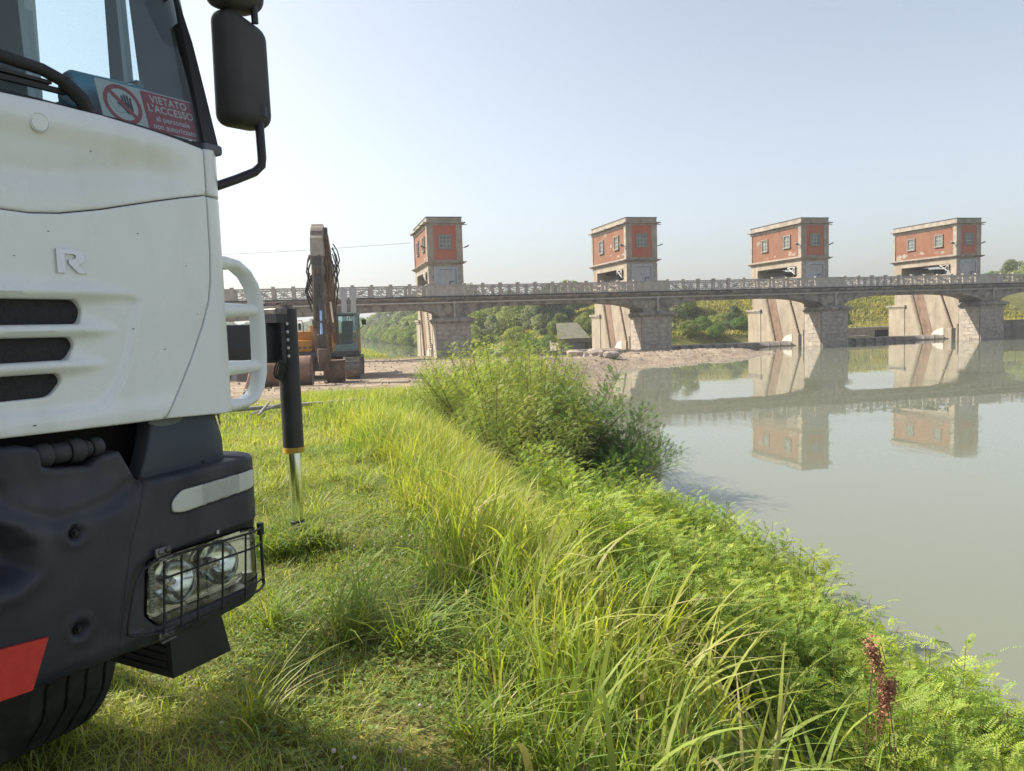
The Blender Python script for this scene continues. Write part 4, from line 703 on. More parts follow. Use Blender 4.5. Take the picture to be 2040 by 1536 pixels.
# -- step, tyre, axle
sp = MB(); sp.hexa([(-.46, -.176, .432), (-.46, .035, .432), (-.15, .05, .432), (-.15, -.176, .432), (-.46, -.178, .66), (-.46, .0, .66), (-.15, .0, .66), (-.15, -.178, .66)]); so_ = sp.build('step_box', BLACK, truck)
sr = MB()
for k in range(7): sr.box(-.44, -.17, -.184, -.172, .450+k*.024, .460+k*.024)
sr.build('step_ribs', BLACK, so_)
def tyre(cx, y0, y1, r, name='tyre', m_=RUBBER, seg=120):
    gro = [.2, .42, .62, .82]; gx_ = [0, .008, .03, .06]
    for g0 in gro: gx_ += [g0-.018, g0-.0135, g0+.0135, g0+.018]
    gx_ += [.94, .97, .992, 1.0]; W = y1-y0; vs = []; fs = []; n = len(gx_)
    for k in range(seg):
        th = 2*math.pi*k/seg; zig = .018*(abs(((k/4) % 2)-1)*2-1)
        for j, q in enumerate(gx_):
            ingroove = any(abs(q-g0) < .0145 for g0 in gro); edge = min(q, 1-q); rr = r - (.016 if ingroove else 0) - (.13 if edge == 0 else .055 if edge < .0085 else .022 if edge < .031 else .004 if edge < .065 else 0)
            yy = y0+W*(q+(zig if .1 < q < .9 else 0)); vs.append((cx+rr*math.sin(th), yy, .50+rr*math.cos(th)))
    for k in range(seg):
        for j in range(n-1): fs.append((k*n+j, k*n+j+1, ((k+1) % seg)*n+j+1, ((k+1) % seg)*n+j))
    b_ = MB(); b_.add(vs, fs); o = b_.build(name, m_, truck, True, 30)
    rm = MB(); rm.lathe([(r-.13, y1-.02), (r-.20, y1-.05), (.16, y1-.09), (.12, y1-.02), (0, y1-.02)], (cx, 0, .50), (0, 1, 0), 32, False); rm.lathe([(r-.13, y0+.02), (.2, y0+.06), (0, y0+.06)], (cx, 0, .50), (0, 1, 0), 32, False); rm.build('rim', mat('rim_grey', (.3, .3, .3), None, rough=.6), o, True, 30)
tyre(-1.12, -.36, -.025, .515); tyre(-1.12, YR+.025, YR+.36, .515)
for cx in (-4.9, -6.3): tyre(cx, -.6, -.03, .50, seg=60); tyre(cx, YR+.03, YR+.6, .50, seg=60)
ax_ = MB(); ax_.tube([(-1.12, -.3, .46), (-1.12, -2.0, .46)], .07, 10); ax_.box(-8, -.35, -.85, -.75, .82, 1.06); ax_.box(-8, -.35, YR+.75, YR+.85, .82, 1.06); ax_.build('chassis', DARK, truck)
MB().lathe([(.05, 0), (.055, .01), (.055, .09), (.04, .1)], (-.30, -.72, .60), (.2, 0, -1), 16).build('steering_joint', mat('joint_grey', (.1, .1, .1), None, rough=.6), truck, True, 40)
bed = MB(); bed.box(-8.6, -2.7, YR-.02, .02, 1.15, 1.32); bed.box(-8.6, -2.7, -.02, .02, 1.32, 1.75); bed.box(-8.6, -2.7, YR-.02, YR+.02, 1.32, 1.75); bed.build('flatbed', mat('bed_grey', (.2, .2, .2), (.15, .14, .13), 2, .7), truck)
ck = MB(); ck.box(-2.4, -2.0, -1.7, -.66, 1.1, 1.5); ck.box(-2.35, -2.05, -1.35, -1.0, 1.5, 2.9); ck.bar((-2.2, -1.18, 2.8), (-5.6, -1.18, 2.6), .25, .3); ck.build('crane', mat('crane_black', (.03, .03, .03), None, rough=.5), truck)
# -- outrigger: beam, flange, leg, rod, foot
OB = mat('outrigger_black', (.017, .018, .021), (.028, .029, .033), 4, .42, bump=.15, bscale=60, dist=.003, stain=(.10, .10, .10), stain_amt=.25, sscale=6)
orr = MB(); orr.bbox(-2.19, -2.0, -.6, 2.20, 1.300, 1.552, .012, 2); orr.build('outrigger_beam', OB, truck, True, 40)
fg = MB(); fg.bbox(-2.20, -1.955, 2.165, 2.205, 1.285, 1.60, .004, 1); fg.box(-2.13, -1.93, 2.10, 2.20, 1.56, 1.62); fgo = fg.build('leg_clamp', OB, truck)
for k in range(5):
    for vv in (-1.945, -2.0):
        q = MB(); q.lathe([(.012, 0), (.012, .006), (.007, .010), (0, .011)], (vv+.02 if vv > -1.97 else vv, 2.188, 1.33+k*.055), (1, 0, 0) if vv > -1.97 else (.7, -.7, 0), 10, False); q.build('clamp_bolt', mat('bolt_steel', (.45, .45, .45), None, rough=.35, metal=.8), fgo, True, 40)
lg = MB(); lg.lathe([(.071, .690), (.071, 1.652)], (-2.0, 2.265, 0), (0, 0, 1), 28); lgo = lg.build('outrigger_leg', OB, truck, True, 40)
tc_ = MB(); tc_.box(-2.05, -1.97, 2.21, 2.30, 1.652, 1.680); tc_.bbox(-2.11, -1.93, 2.10, 2.21, 1.61, 1.655, .006, 1); tc_.tube([(-2.08, 2.12, 1.60), (-2.08, 2.12, 1.69)], .013, 8); tc_.tube([(-2.11, 2.11, 1.69), (-2.05, 2.13, 1.69)], .014, 8); tc_.tube([(-1.99, 2.27, 1.67), (-1.97, 2.23, 1.70), (-2.02, 2.19, 1.69)], .008, 6); tc_.build('valve_block', mat('valve_steel', (.26, .25, .23), (.12, .10, .09), 30, .5, metal=.5), lgo)
MB().lathe([(.074, .652), (.074, .690)], (-2.0, 2.265, 0), (0, 0, 1), 28).build('yellow_ring', mat('ring_yellow', (.55, .34, .04), (.42, .26, .04), 20, .55), lgo, True, 40)
MB().lathe([(.043, .15), (.043, .66)], (-2.0, 2.265, 0), (0, 0, 1), 24).build('hydraulic_rod', CHROME, lgo, True, 40)
MB().lathe([(.047, .04), (.047, .145), (.052, .150), (.052, .165), (.044, .17)], (-2.0, 2.265, 0), (0, 0, 1), 20).build('rod_end', BLACK, lgo, True, 40)
MB().lathe([(.12, 0), (.15, .02), (.15, .035), (.05, .06)], (-2.0, 2.265, 0), (0, 0, 1), 24).build('foot_plate', RUST, lgo, True, 40)
hs = MB()
for k in range(4):
    c_ = Vector((-1.97, 2.13+.018*k, 1.245-.008*k)); hs.tube([c_ + Vector((.02*math.sin(t), .03*math.cos(t), .06*math.sin(t))) for t in np.linspace(0, 6.3, 18)], .006, 6, False)
hs.build('hose_coil', RUBBER, truck, True)

# ------------------------------------------------------------------ things inside the cab
TM = Matrix.Translation(TLOC) @ Matrix.Rotation(TRZ, 4, 'Z')
SIGN_W, SIGN_H = .330, .128
sg = link('warning_sign', None); tag(sg, 'red and white no entry warning sign leaning inside the windscreen', 'sign')
def wsp(u, z, d): return Vector((wsv(z)+d*.966, u, z+d*.259))
o0 = wsp(-.337, 2.086, -.024); ey = Vector((0, 1, .014)).normalized(); ez = Vector((-.268, 0, 1)).normalized(); ez = (ez - ey*ez.dot(ey)).normalized(); en = ey.cross(ez)
sg.matrix_world = TM @ Matrix(((ey.x, ez.x, en.x, o0.x), (ey.y, ez.y, en.y, o0.y), (ey.z, ez.z, en.z, o0.z), (0, 0, 0, 1)))
SW = mat('sign_white', (.82, .85, .82), None, rough=.5); SR = mat('sign_red', (.52, .05, .075), None, rough=.5); SB = mat('sign_black', (.02, .025, .035), None, rough=.6)
MB().prism(rnd([(0, 0), (SIGN_W, 0), (SIGN_W, SIGN_H), (0, SIGN_H)], .008), 'z', -.003, 0).build('sign_plate', SW, sg)
MB().prism(rnd([(.137, .004), (SIGN_W-.004, .004), (SIGN_W-.004, SIGN_H-.004), (.137, SIGN_H-.004)], .005), 'z', .0002, .0008).build('red_field', SR, sg)
rg = MB(); cxs, cys = .070, .065; n = 48
rg.add([(cxs+r_*math.cos(2*math.pi*k/n), cys+r_*math.sin(2*math.pi*k/n), .0010) for r_ in (.058, .046) for k in range(n)], [(k, (k+1) % n, n+(k+1) % n, n+k) for k in range(n)])
a_ = math.radians(-45); d_ = Vector((math.cos(a_), math.sin(a_))); p_ = Vector((-d_.y, d_.x))*.0062
rg.add([(cxs+s_*d_.x*.05+t_*p_.x, cys+s_*d_.y*.05+t_*p_.y, .0016) for s_, t_ in ((-1, -1), (1, -1), (1, 1), (-1, 1))], [(0, 1, 2, 3)]); rg.build('prohibition_ring', SR, sg)
hn = MB()
def blob(pts, z): hn.add([(x, y, z) for x, y in pts], [tuple(range(len(pts)))])
def capsule(x0, y0, x1, y1, r_, z):
    d = Vector((x1-x0, y1-y0)).normalized(); a0 = math.atan2(d.y, d.x); blob([(x1+r_*math.cos(a0+t), y1+r_*math.sin(a0+t)) for t in np.linspace(-math.pi/2, math.pi/2, 7)] + [(x0+r_*math.cos(a0+math.pi+t), y0+r_*math.sin(a0+math.pi+t)) for t in np.linspace(-math.pi/2, math.pi/2, 7)], z)
hx, hy = .083, .058; blob([(hx-.013, hy-.006), (hx-.004, hy-.019), (hx+.012, hy-.019), (hx+.017, hy-.004), (hx+.016, hy+.014), (hx-.013, hy+.014)], .0012)
for i, (dx, l_) in enumerate(((-.0105, .021), (-.003, .026), (.0045, .025), (.012, .019))): capsule(hx+dx, hy+.008, hx+dx*1.15, hy+.010+l_, .0031, .0011+.00005*i)
capsule(hx-.010, hy-.004, hx-.026, hy+.010, .0033, .00135); hn.build('hand_symbol', SB, sg)
fc = MB()
def stroke(pts): 
    for (x0, y0), (x1, y1) in zip(pts, pts[1:]): fc.bar((x0, y0, .0009), (x1, y1, .0009), .0009, .0003)
stroke([(.050, .082), (.040, .084), (.033, .078), (.032, .068), (.036, .062), (.036, .054)]); stroke([(.050, .082), (.055, .074), (.054, .062), (.058, .058), (.048, .054)]); stroke([(.036, .054), (.046, .047), (.056, .052)]); stroke([(.040, .042), (.055, .038), (.075, .042)]); fc.build('face_outline', mat('outline_grey', (.25, .28, .28), None), sg)
def text(body, size, x, y, m_, parent, name='lettering', z=.0012, sx=1.0):
    cu = bpy.data.curves.new(name, 'FONT'); cu.body = body; cu.size = size; cu.align_x = 'CENTER'; cu.offset = size*.018; cu.space_character = 1.06; tmp = bpy.data.objects.new(name, cu); COL.objects.link(tmp)
    bpy.context.view_layer.update(); me = bpy.data.meshes.new_from_object(tmp.evaluated_get(bpy.context.evaluated_depsgraph_get())); bpy.data.objects.remove(tmp); me.name = name; me.materials.clear(); me.materials.append(m_)
    o = link(name, me, parent); o.location = (x, y, z); o.scale = (sx, 1, 1); return o
for t_, sz, y in (('VIETATO', .032, .094), ("L'ACCESSO", .032, .065), ('al personale', .024, .038), ('non autorizzato', .024, .0135)): text(t_, sz, .227, y, SW, sg, sx=.93 if len(t_) < 13 else .90)
bt = link('bottle', None); tag(bt, 'translucent blue bottle lying on the dashboard behind the windscreen', 'bottle'); bt.matrix_world = TM @ Matrix.Translation((-.205, -.345, 2.185)) @ Matrix.Rotation(math.radians(-8), 4, 'Z') @ Matrix.Rotation(math.radians(90), 4, 'X') @ Matrix.Rotation(math.radians(180), 4, 'X') 
BL = mat('blue_plastic', (.06, .46, .66), (.05, .40, .60), 12, .25, coat=.3)
MB().lathe([(.0, 0), (.052, .004), (.060, .014), (.060, .15), (.056, .165), (.060, .18), (.056, .215), (.03, .235), (.022, .24), (.022, .255), (0, .256)], (0, 0, 0), (0, 0, 1), 28, False).build('body', BL, bt, True, 40)
MB().lathe([(.024, .253), (.024, .275), (0, .277)], (0, 0, 0), (0, 0, 1), 18, False).build('cap', mat('cap_blue', (.02, .16, .3), None, rough=.4), bt, True, 40)
# ------------------------------------------------------------------ excavator: local x = forward (towards the camera), y = its left, z = up
EX = (-8.35, 35.2); EZ = gz(*EX)-.02
ex = thing('excavator', 'muddy crawler excavator with raised boom standing on the dirt yard', 'excavator', (*EX, EZ), math.radians(-82))
YEL = mat('machine_yellow', (.52, .235, .02), (.42, .19, .03), 3, .45, stain=(.22, .13, .07), stain_amt=.5, sscale=3)
MUD = mat('muddy_brown_steel', (.125, .082, .055), (.20, .14, .10), 2.2, .8, bump=.5, bscale=14, stain=(.055, .04, .032), stain_amt=.6)
BOOMC = mat('dusty_boom_grey', (.22, .175, .14), (.13, .098, .076), 2, .75, bump=.3, bscale=12, stain=(.10, .075, .06), stain_amt=.5)
DGREY = mat('dark_machine_grey', (.055, .055, .058), (.10, .09, .08), 4, .6)
CGREEN = mat('cab_frame_green', (.20, .28, .265), (.16, .22, .21), 4, .5); CGL = glassmat('cab_glass', (.70, .88, .88), dust_glare=.12)  # pale diffuse layer on the cab glass stands in for reflected sky
STEEL = mat('bare_shoe_steel', (.30, .27, .24), (.17, .145, .12), 5, .5, metal=.5, bump=.4, bscale=20)
def shoe_track(yc):
    tr = MB(); tr.prism([(-1.75, .15), (1.75, .15), (1.95, .45), (1.75, .75), (-1.75, .75), (-1.95, .45)], 'y', yc-.2, yc+.2); to = tr.build('track_frame', MUD, ex)
    sm = MB(); sm.box(-.095, .095, -.30, .30, 0, .035); sm.box(-.02, .01, -.30, .30, .035, .075); SM = sm.mesh('track_shoe', STEEL)
    path = []; L_ = 1.75; R_ = .42
    for k in range(18): path.append((-L_+2*L_*k/18, .88, 0))
    for k in range(7): a_ = math.pi*k/7; path.append((L_+R_*math.sin(a_), .46+R_*math.cos(a_), a_))
    for k in range(18): path.append((L_-2*L_*k/18, .04, math.pi))
    for k in range(7): a_ = math.pi+math.pi*k/7; path.append((-L_+R_*math.sin(a_), .46+R_*math.cos(a_), a_))
    for x, z, a_ in path:
        o = link('track_shoe', SM, to); o.location = (x, yc, z); o.rotation_euler = (0, a_, 0)
    for x in (-1.7, 1.7): MB().lathe([(.34, -.12), (.36, -.1), (.36, .1), (.34, .12)], (x, yc, .46), (0, 1, 0), 18).build('idler_wheel', MUD, to, True, 40)
for yc in (1.18, -1.18): shoe_track(yc)
u = MB(); u.box(-.9, .9, -1.0, 1.0, .35, .7); u.lathe([(.65, .7), (.65, .95)], (0, 0, 0), (0, 0, 1), 24); u.build('undercarriage', MUD, ex)
hs = MB(); hs.bbox(-2.3, .95, -1.35, 1.35, .95, 1.2, .04, 1); hs.build('platform', DGREY, ex); MB().bbox(-2.5, -1.0, -1.35, 1.35, 1.2, 2.05, .12, 3).build('counterweight', YEL, ex, True, 40)
yb = MB(); yb.bbox(-.9, .85, -1.42, -.62, 1.22, 1.75, .05, 2); yb.bbox(-1.0, .45, -1.32, -.62, 1.72, 2.15, .06, 2); yb.bbox(-1.0, -.1, -.80, -.45, 2.1, 2.42, .05, 2); ybo = yb.build('tool_box', YEL, ex, True, 40)
for k in range(3): q = MB(); q.box(.855, .862, -1.25+k*.24, -1.10+k*.24, 1.38, 1.46); q.build('vent', DGREY, ybo)
hr = MB(); hr.tube([(.5, -1.35, 1.2), (.5, -1.35, 2.5), (.5, -1.28, 2.62), (.5, -1.05, 2.62), (.5, -1.0, 2.5), (.5, -1.0, 2.1)], .022, 8); hr.build('handrail', YEL, ex, True); rbm = MB(); rbm.bbox(.44, .5, -1.22, -1.10, 2.2, 2.5, .02, 2); rbm.build('rear_mirror', BLACK, ex)
# cab on the machine's left
cb = MB(); X0, X1, Y0, Y1 = -.75, .95, .40, 1.38
for x in (X0, X1):
    for y in (Y0, Y1): cb.bbox(x-.05, x+.05, y-.05, y+.05, 1.2, 2.82, .015, 1)
cb.bbox(X0-.08, X1+.08, Y0-.08, Y1+.08, 2.80, 2.92, .04, 2); cb.box(X0, X1, Y0, Y1, 1.15, 1.5); cbo = cb.build('cab', CGREEN, ex)
MB().box(X1+.01, X1+.06, Y0-.14, Y0-.05, 1.2, 2.75).build('cab_side', YEL, cbo); MB().box(X1-.04, X1+.06, Y1+.05, Y1+.13, 1.2, 2.2).build('cab_side', YEL, cbo)
for nm, vs in (('front_pane', [(X1+.02, Y0+.05, 1.5), (X1+.02, Y1-.05, 1.5), (X1+.02, Y1-.05, 2.80), (X1+.02, Y0+.05, 2.80)]), ('side_pane', [(X0, Y1, 1.5), (X1, Y1, 1.5), (X1, Y1, 2.8), (X0, Y1, 2.8)]), ('side_pane', [(X0, Y0, 1.5), (X1, Y0, 1.5), (X1, Y0, 2.8), (X0, Y0, 2.8)]), ('rear_pane', [(X0, Y0, 1.7), (X0, Y1, 1.7), (X0, Y1, 2.8), (X0, Y0, 2.8)])):
    MB().add(vs, [(0, 1, 2, 3)]).build(nm, CGL, cbo)
se = MB(); se.bbox(-.45, -.25, .62, 1.12, 1.5, 2.55, .06, 2); se.bbox(-.4, .15, .62, 1.12, 1.5, 1.72, .06, 2); se.build('seat', mat('seat_teal', (.04, .075, .08), None, rough=.9), cbo, True, 40)
wpq = MB(); wpq.bar((X1+.06, 1.15, 2.75), (X1+.06, 1.28, 2.1), .02, .02); wpq.bar((X1+.05, Y0+.1, 2.78), (X1+.05, Y1-.1, 2.78), .06, .05); wpq.build('cab_wiper', BLACK, cbo); MB().bbox(X1-.05, X1+.03, Y1+.22, Y1+.42, 2.35, 2.6, .03, 2).build('cab_mirror', BLACK, cbo); MB().tube([(X1, Y1+.3, 2.3), (X1, Y1+.05, 2.1)], .02, 6).build('mirror_stalk', BLACK, cbo)
st_ = MB(); st_.box(.95, 1.15, .45, 1.45, 1.0, 1.2); st_.box(.95, 1.25, .9, 1.5, .78, .84); st_.build('cab_step', DGREY, ex)
# boom: gooseneck, side profile in x-z, slightly right of the cab
def arm(name, prof, wid, y0, m_):
    """prof: (x,z,half-thickness) along the arm"""
    up, dn = [], []
    for i, (x, z, h) in enumerate(prof):
        d = Vector((prof[min(i+1, len(prof)-1)][0]-prof[max(i-1, 0)][0], prof[min(i+1, len(prof)-1)][1]-prof[max(i-1, 0)][1])).normalized(); n_ = Vector((-d.y, d.x)); up.append((x+n_.x*h, z+n_.y*h)); dn.append((x-n_.x*h, z-n_.y*h))
    b_ = MB(); b_.prism(up+dn[::-1], 'y', y0-wid/2, y0+wid/2); return b_.build(name, m_, ex)
arm('boom', [(.55, 1.5, .16), (.9, 2.4, .30), (1.25, 3.5, .38), (1.75, 4.5, .36), (2.5, 5.3, .28), (3.3, 5.85, .20), (3.55, 6.0, .14)], .56, .16, MUD)
arm('stick', [(3.05, 6.45, .12), (3.45, 6.05, .30), (3.65, 5.4, .31), (3.85, 4.2, .25), (4.05, 3.0, .20), (4.2, 1.9, .15), (4.25, 1.45, .12)], .46, -.16, BOOMC)
hdp = MB(); hdp.prism([(3.0, 6.50), (3.42, 6.40), (3.88, 5.9), (4.0, 5.2), (3.92, 4.9), (3.30, 5.2), (3.0, 6.0)], 'y', -.41, .09); hdp.build('stick_head', mat('sunlit_pale_steel', (.40, .35, .30), (.30, .25, .21), 2, .7, bump=.2, bscale=12), ex)  # paler colour paints sunlight onto the upper plate of the stick
for y in (-.42, .42): 
    q = MB(); q.tube([(.75, y, 1.25), (1.4, y*.95, 2.5)], .09, 10); q.build('boom_cylinder', MUD, ex, True, 40); MB().tube([(1.4, y*.95, 2.5), (1.75, y*.85, 3.4)], .045, 10).build('boom_rod', CHROME, ex, True, 40)
q = MB(); q.tube([(3.95, -.08, 4.4), (4.33, -.08, 2.95)], .085, 10); q.build('bucket_cylinder', mat('cyl_dark', (.07, .065, .065), None, rough=.4), ex, True, 40); MB().tube([(4.33, -.08, 2.95), (4.52, -.08, 2.0)], .055, 10).build('bucket_rod', mat('blue_steel_rod', (.34, .42, .58), None, rough=.2, metal=.9), ex, True, 40)
q = MB(); q.tube([(2.1, .28, 5.5), (3.0, .30, 6.15)], .09, 10); q.build('stick_cylinder', MUD, ex, True, 40); lmp = MB(); lmp.bbox(3.2, 3.3, .26, .52, 6.15, 6.38, .03, 2); lmp.tube([(3.2, .38, 5.7), (3.22, .38, 6.15)], .03, 6); lmp.build('boom_lamp', DGREY, ex)
lk = MB(); lk.bar((4.5, -.22, 2.0), (4.32, -.22, 1.3), .06, .16); lk.bar((4.5, .12, 2.0), (4.32, .12, 1.3), .06, .16); lk.bbox(4.05, 4.6, -.28, .2, .85, 1.45, .05, 1); lk.tube([(4.3, -.36, 1.35), (4.3, .3, 1.35)], .07, 10); lk.bar((4.45, -.2, 1.0), (4.6, -.2, .55), .08, .2); lk.bar((4.45, .1, 1.0), (4.6, .1, .55), .08, .2); lk.build('coupler', MUD, ex)
rnd_ = random.Random(5)
for k in range(26):
    y0 = rnd_.choice([-.46, -.42, -.38, .12, .2, .46, .5]) + rnd_.uniform(-.03, .03); t0_ = rnd_.uniform(0, .5); z0 = 5.7-t0_*3; z1 = z0-rnd_.uniform(.7, 1.9); x0 = 3.75+(5.7-z0)*.13; x1 = 3.75+(5.7-z1)*.13
    bow = rnd_.uniform(.08, .25); sg_ = 1 if y0 > 0 else -1
    MB().tube([(x0, y0, z0), (x0+.1, y0+sg_*bow*.7, z0-(z0-z1)*.25), (x0+.12, y0+sg_*bow, z0-(z0-z1)*.55), (x1, y0, z1)], .024, 6).build('hydraulic_hose', BLACK if k % 3 else RUST, ex, True)
for k_, z_ in enumerate((5.0, 4.3, 3.4, 2.5)):
    x_ = 3.6+(5.9-z_)*.17; MB().lathe([(.10, -.30), (.13, -.29), (.13, .29), (.10, .30)], (x_-.05, -.16, z_), (0, 1, 0), 14).build('pin_boss', MUD, ex, True, 40); MB().box(x_+.20, x_+.30, -.33, .0, z_-.25, z_+.05).build('pipe_clamp', DGREY, ex)
for k_ in range(4): MB().tube([(3.95+.02*k_, -.32+.09*k_, 5.2), (4.25, -.32+.09*k_, 3.6), (4.42, -.30+.08*k_, 2.3)], .022, 6).build('steel_pipe', [MUD, DGREY][k_ % 2], ex, True)
# wide ditching bucket, tipped with its back to the right
bu = MB(); W0, W1 = -2.45, -.20; n = 11; pr = [(.55+.62*math.cos(a_), .62+.60*math.sin(a_)) for a_ in np.linspace(math.radians(120), math.radians(-75), n)]
outer = pr; inner = [(x-(x-.5)*.07, z-(z-.62)*.07) for x, z in pr]
bu.prism(outer + inner[::-1], 'y', W0, W1)
for y in (W0, W1-.04): bu.prism(pr + [(.1, .05)], 'y', y, y+.04)
bu.v = [(x+4.35, y, z-.02) for x, y, z in bu.v]; bo = bu.build('bucket', mat('bucket_rust', (.17, .098, .068), (.25, .155, .11), 3, .75, bump=.3, bscale=18, stain=(.08, .05, .04), stain_amt=.5), ex, True, 35)
for k in range(3): q = MB(); y = -.75-k*.7; q.prism([(4.55, 1.15), (4.8, 1.28), (5.4, .9), (5.58, .55), (5.50, .5)], 'y', y-.03, y+.03); q.build('bucket_rib', MATS['bucket_rust'], bo)
ed = MB(); ed.hexa([(4.9, -2.5, -.02), (5.6, -2.7, -.02), (5.7, -2.1, -.02), (5.0, -2.05, -.02), (4.9, -2.42, .95), (5.15, -2.45, 1.0), (5.2, -2.38, 1.0), (4.95, -2.36, .95)]); ed.build('cutting_edge', mat('edge_pink_rust', (.30, .20, .15), (.24, .15, .11), 4, .8), bo)
for o in ex.children:
    if o.name.split('.')[0] in ('stick', 'stick_head', 'bucket_cylinder', 'bucket_rod', 'coupler', 'hydraulic_hose', 'pin_boss', 'pipe_clamp', 'steel_pipe'): o.location = (0, .27, 0)
    elif o.name.split('.')[0] in ('boom', 'stick_cylinder'): o.location = (0, .10, 0)
# narrow rusty bucket standing under the stick
nb = thing('spare_bucket', 'rusty box shaped digging bucket standing in front of the excavator tracks', 'bucket', (-7.35, 31.9, gz(-7.35, 31.9)-.02), math.radians(-80))
q = MB(); q.prism([(-.45, .02), (.35, .02), (.52, .35), (.50, .85), (-.45, .85)], 'y', -.42, .42); q.build('shell', MUD, nb); q = MB(); q.box(-.3, .55, -.46, .46, .85, .93); q.build('rim', MUD, nb)
for k in range(4): q = MB(); q.hexa([(.45, -.38+k*.22, .02), (.72, -.36+k*.22, .0), (.72, -.30+k*.22, .0), (.45, -.26+k*.22, .02), (.45, -.38+k*.22, .14), (.70, -.36+k*.22, .05), (.70, -.30+k*.22, .05), (.45, -.26+k*.22, .14)]); q.build('tooth', RUST, nb)
# grey box behind the handle
gb = thing('storage_box', 'grey box with a dark opening standing on the dirt behind the grab handle', 'box', (-12.45, 34.6, gz(-12.45, 34.6)-.02), math.radians(-20))
q = MB(); q.hexa([(-.9, -.5, 0), (.5, -.5, 0), (.5, .5, 0), (-.9, .5, 0), (-.9, -.45, .9), (.28, -.45, .9), (.28, .45, .9), (-.9, .45, .9)]); q.build('shell', mat('box_grey', (.22, .22, .23), (.16, .16, .17), 4, .6), gb); MB().hexa([(-.7, -.53, .12), (.15, -.53, .12), (.15, -.49, .12), (-.7, -.49, .12), (-.7, -.50, .75), (.1, -.50, .75), (.1, -.45, .75), (-.7, -.45, .75)]).build('opening', DARK, gb)
# pale poles dropped in the grass
for k, (x0, y0, x1, y1, dz, r_) in enumerate(((-6.3, 16.2, -3.2, 16.9, .10, .045), (-6.0, 15.2, -5.7, 16.6, .12, .03), (-5.25, 15.3, -4.85, 16.5, .12, .03), (-5.0, 15.0, -5.2, 16.3, .12, .025))):
    o = MB().tube([(x0, y0, gz(x0, y0)+(.05 if k else dz)), (x1, y1, gz(x1, y1)+dz+.12)], r_, 8).build('wooden_pole', mat('weathered_wood', (.36, .34, .31), (.26, .24, .22), 6, .9))
    tag(o, ['long weathered grey pole lying across the grass behind the outrigger leg', 'pale stick propped on the long pole, leftmost under the cab handle', 'pale stick propped on the long pole just left of the outrigger leg', 'thinnest pale stick propped on the long pole beside the outrigger leg'][k], 'pole')
# rubble on the sand bar, stones in the far channel
def rock(name, x, y, r_, m_, label, group, z=None):
    bm = bmesh.new(); bmesh.ops.create_icosphere(bm, subdivisions=2, radius=r_); sd0 = random.random()*50
    for v in bm.verts: n_ = 1+.35*math.sin(v.co.x*5/r_*.6+sd0)*math.sin(v.co.y*4/r_*.6+sd0*2)+.2*math.sin(v.co.z*7/r_*.5+sd0*3); v.co = Vector((v.co.x*n_*1.15, v.co.y*n_, v.co.z*n_*.75))
    b_ = MB(); b_.bm(bm); o = b_.build(name, m_, None, False); o.location = (x, y, (gz(x, y) if z is None else z)+r_*.25); tag(o, label, 'rock', group)
RK = mat('pale_rubble', (.42, .35, .29), (.30, .25, .21), 4, .95, bump=.6, bscale=10)
for k in range(15): rock('rubble_rock', 4.6+random.uniform(0, 4.2), 59+random.uniform(-2.5, 3.5), random.uniform(.22, .62), RK, 'pale lump of rubble heaped on the sand bar by the second pier', 'rubble heaped on the sand bar')
for k in range(9): rock('river_stone', -11.2+random.uniform(0, 3.2), 83.5+random.uniform(0, 3.5), random.uniform(.12, .3), mat('wet_stone', (.05, .05, .048), (.09, .085, .08), 4, .5), 'dark wet stone in the shallows beyond the first pier', 'stones in the far shallows', 0.0)
# gravel and clods (stuff)
rng = np.random.default_rng(77); n = 26000; gx_ = rng.uniform(-16, 24, n); gy_ = rng.uniform(19, 74, n); gs_ = sdist(gx_, gy_, NEAR)
k = (gs_ > -.1) & ((gy_ > 24) | (gx_ < -3)) & (rng.random(n) < .25+.75*fbm(gx_, gy_, .5, 6)*(1.3-gs_/14)); gx_, gy_ = gx_[k], gy_[k]; n = len(gx_); sz = .025+.10*rng.random(n)**4+.02*(gx_ > 5); c0 = np.stack([gx_, gy_, ground_z(gx_, gy_)], 1)
tet = np.array([[1, 0, -.3], [-.5, .87, -.3], [-.5, -.87, -.3], [.2, .1, .75], [-.3, -.2, .6]]); an = rng.random(n)*6.28; R_ = np.stack([np.cos(an), -np.sin(an), np.sin(an), np.cos(an)], 1).reshape(-1, 2, 2); tv = np.repeat(tet[None], n, 0)*(.7+.6*rng.random((n, 5, 1))); tv[:, :, :2] = np.einsum('nij,nkj->nki', R_, tv[:, :, :2]); tv = tv*sz[:, None, None]+c0[:, None, :]
ft = np.array([[0, 1, 4], [0, 4, 3], [1, 2, 4], [2, 0, 3], [2, 3, 4]])[None]+(np.arange(n)*5)[:, None, None]
tag(link('gravel', np_mesh('gravel', tv.reshape(-1, 3), ft.reshape(-1, 3), mat('gravel_stone', (.27, .22, .175), (.40, .34, .28), .7, .95))), 'loose gravel and clods on the yard and sand bar', 'gravel', kind='stuff')
# wind turbine far away
wt = thing('wind_turbine', 'small grey wind turbine far beyond the trees between the two left towers', 'wind turbine', (10.2, 480, 0)); WT = mat('turbine_grey', (.45, .46, .48), None)
MB().tube([(0, 0, 0), (0, 0, 14)], [.35, .2], 8).build('mast', WT, wt); MB().box(-.4, .4, -1, 1, 13.8, 14.5).build('nacelle', WT, wt)
for a_ in (10, 130, 250): r0 = math.radians(a_); MB().bar((0, -1.1, 14.1), (8.5*math.cos(r0), -1.1, 14.1+8.5*math.sin(r0)), .35, .12).build('blade', WT, wt)
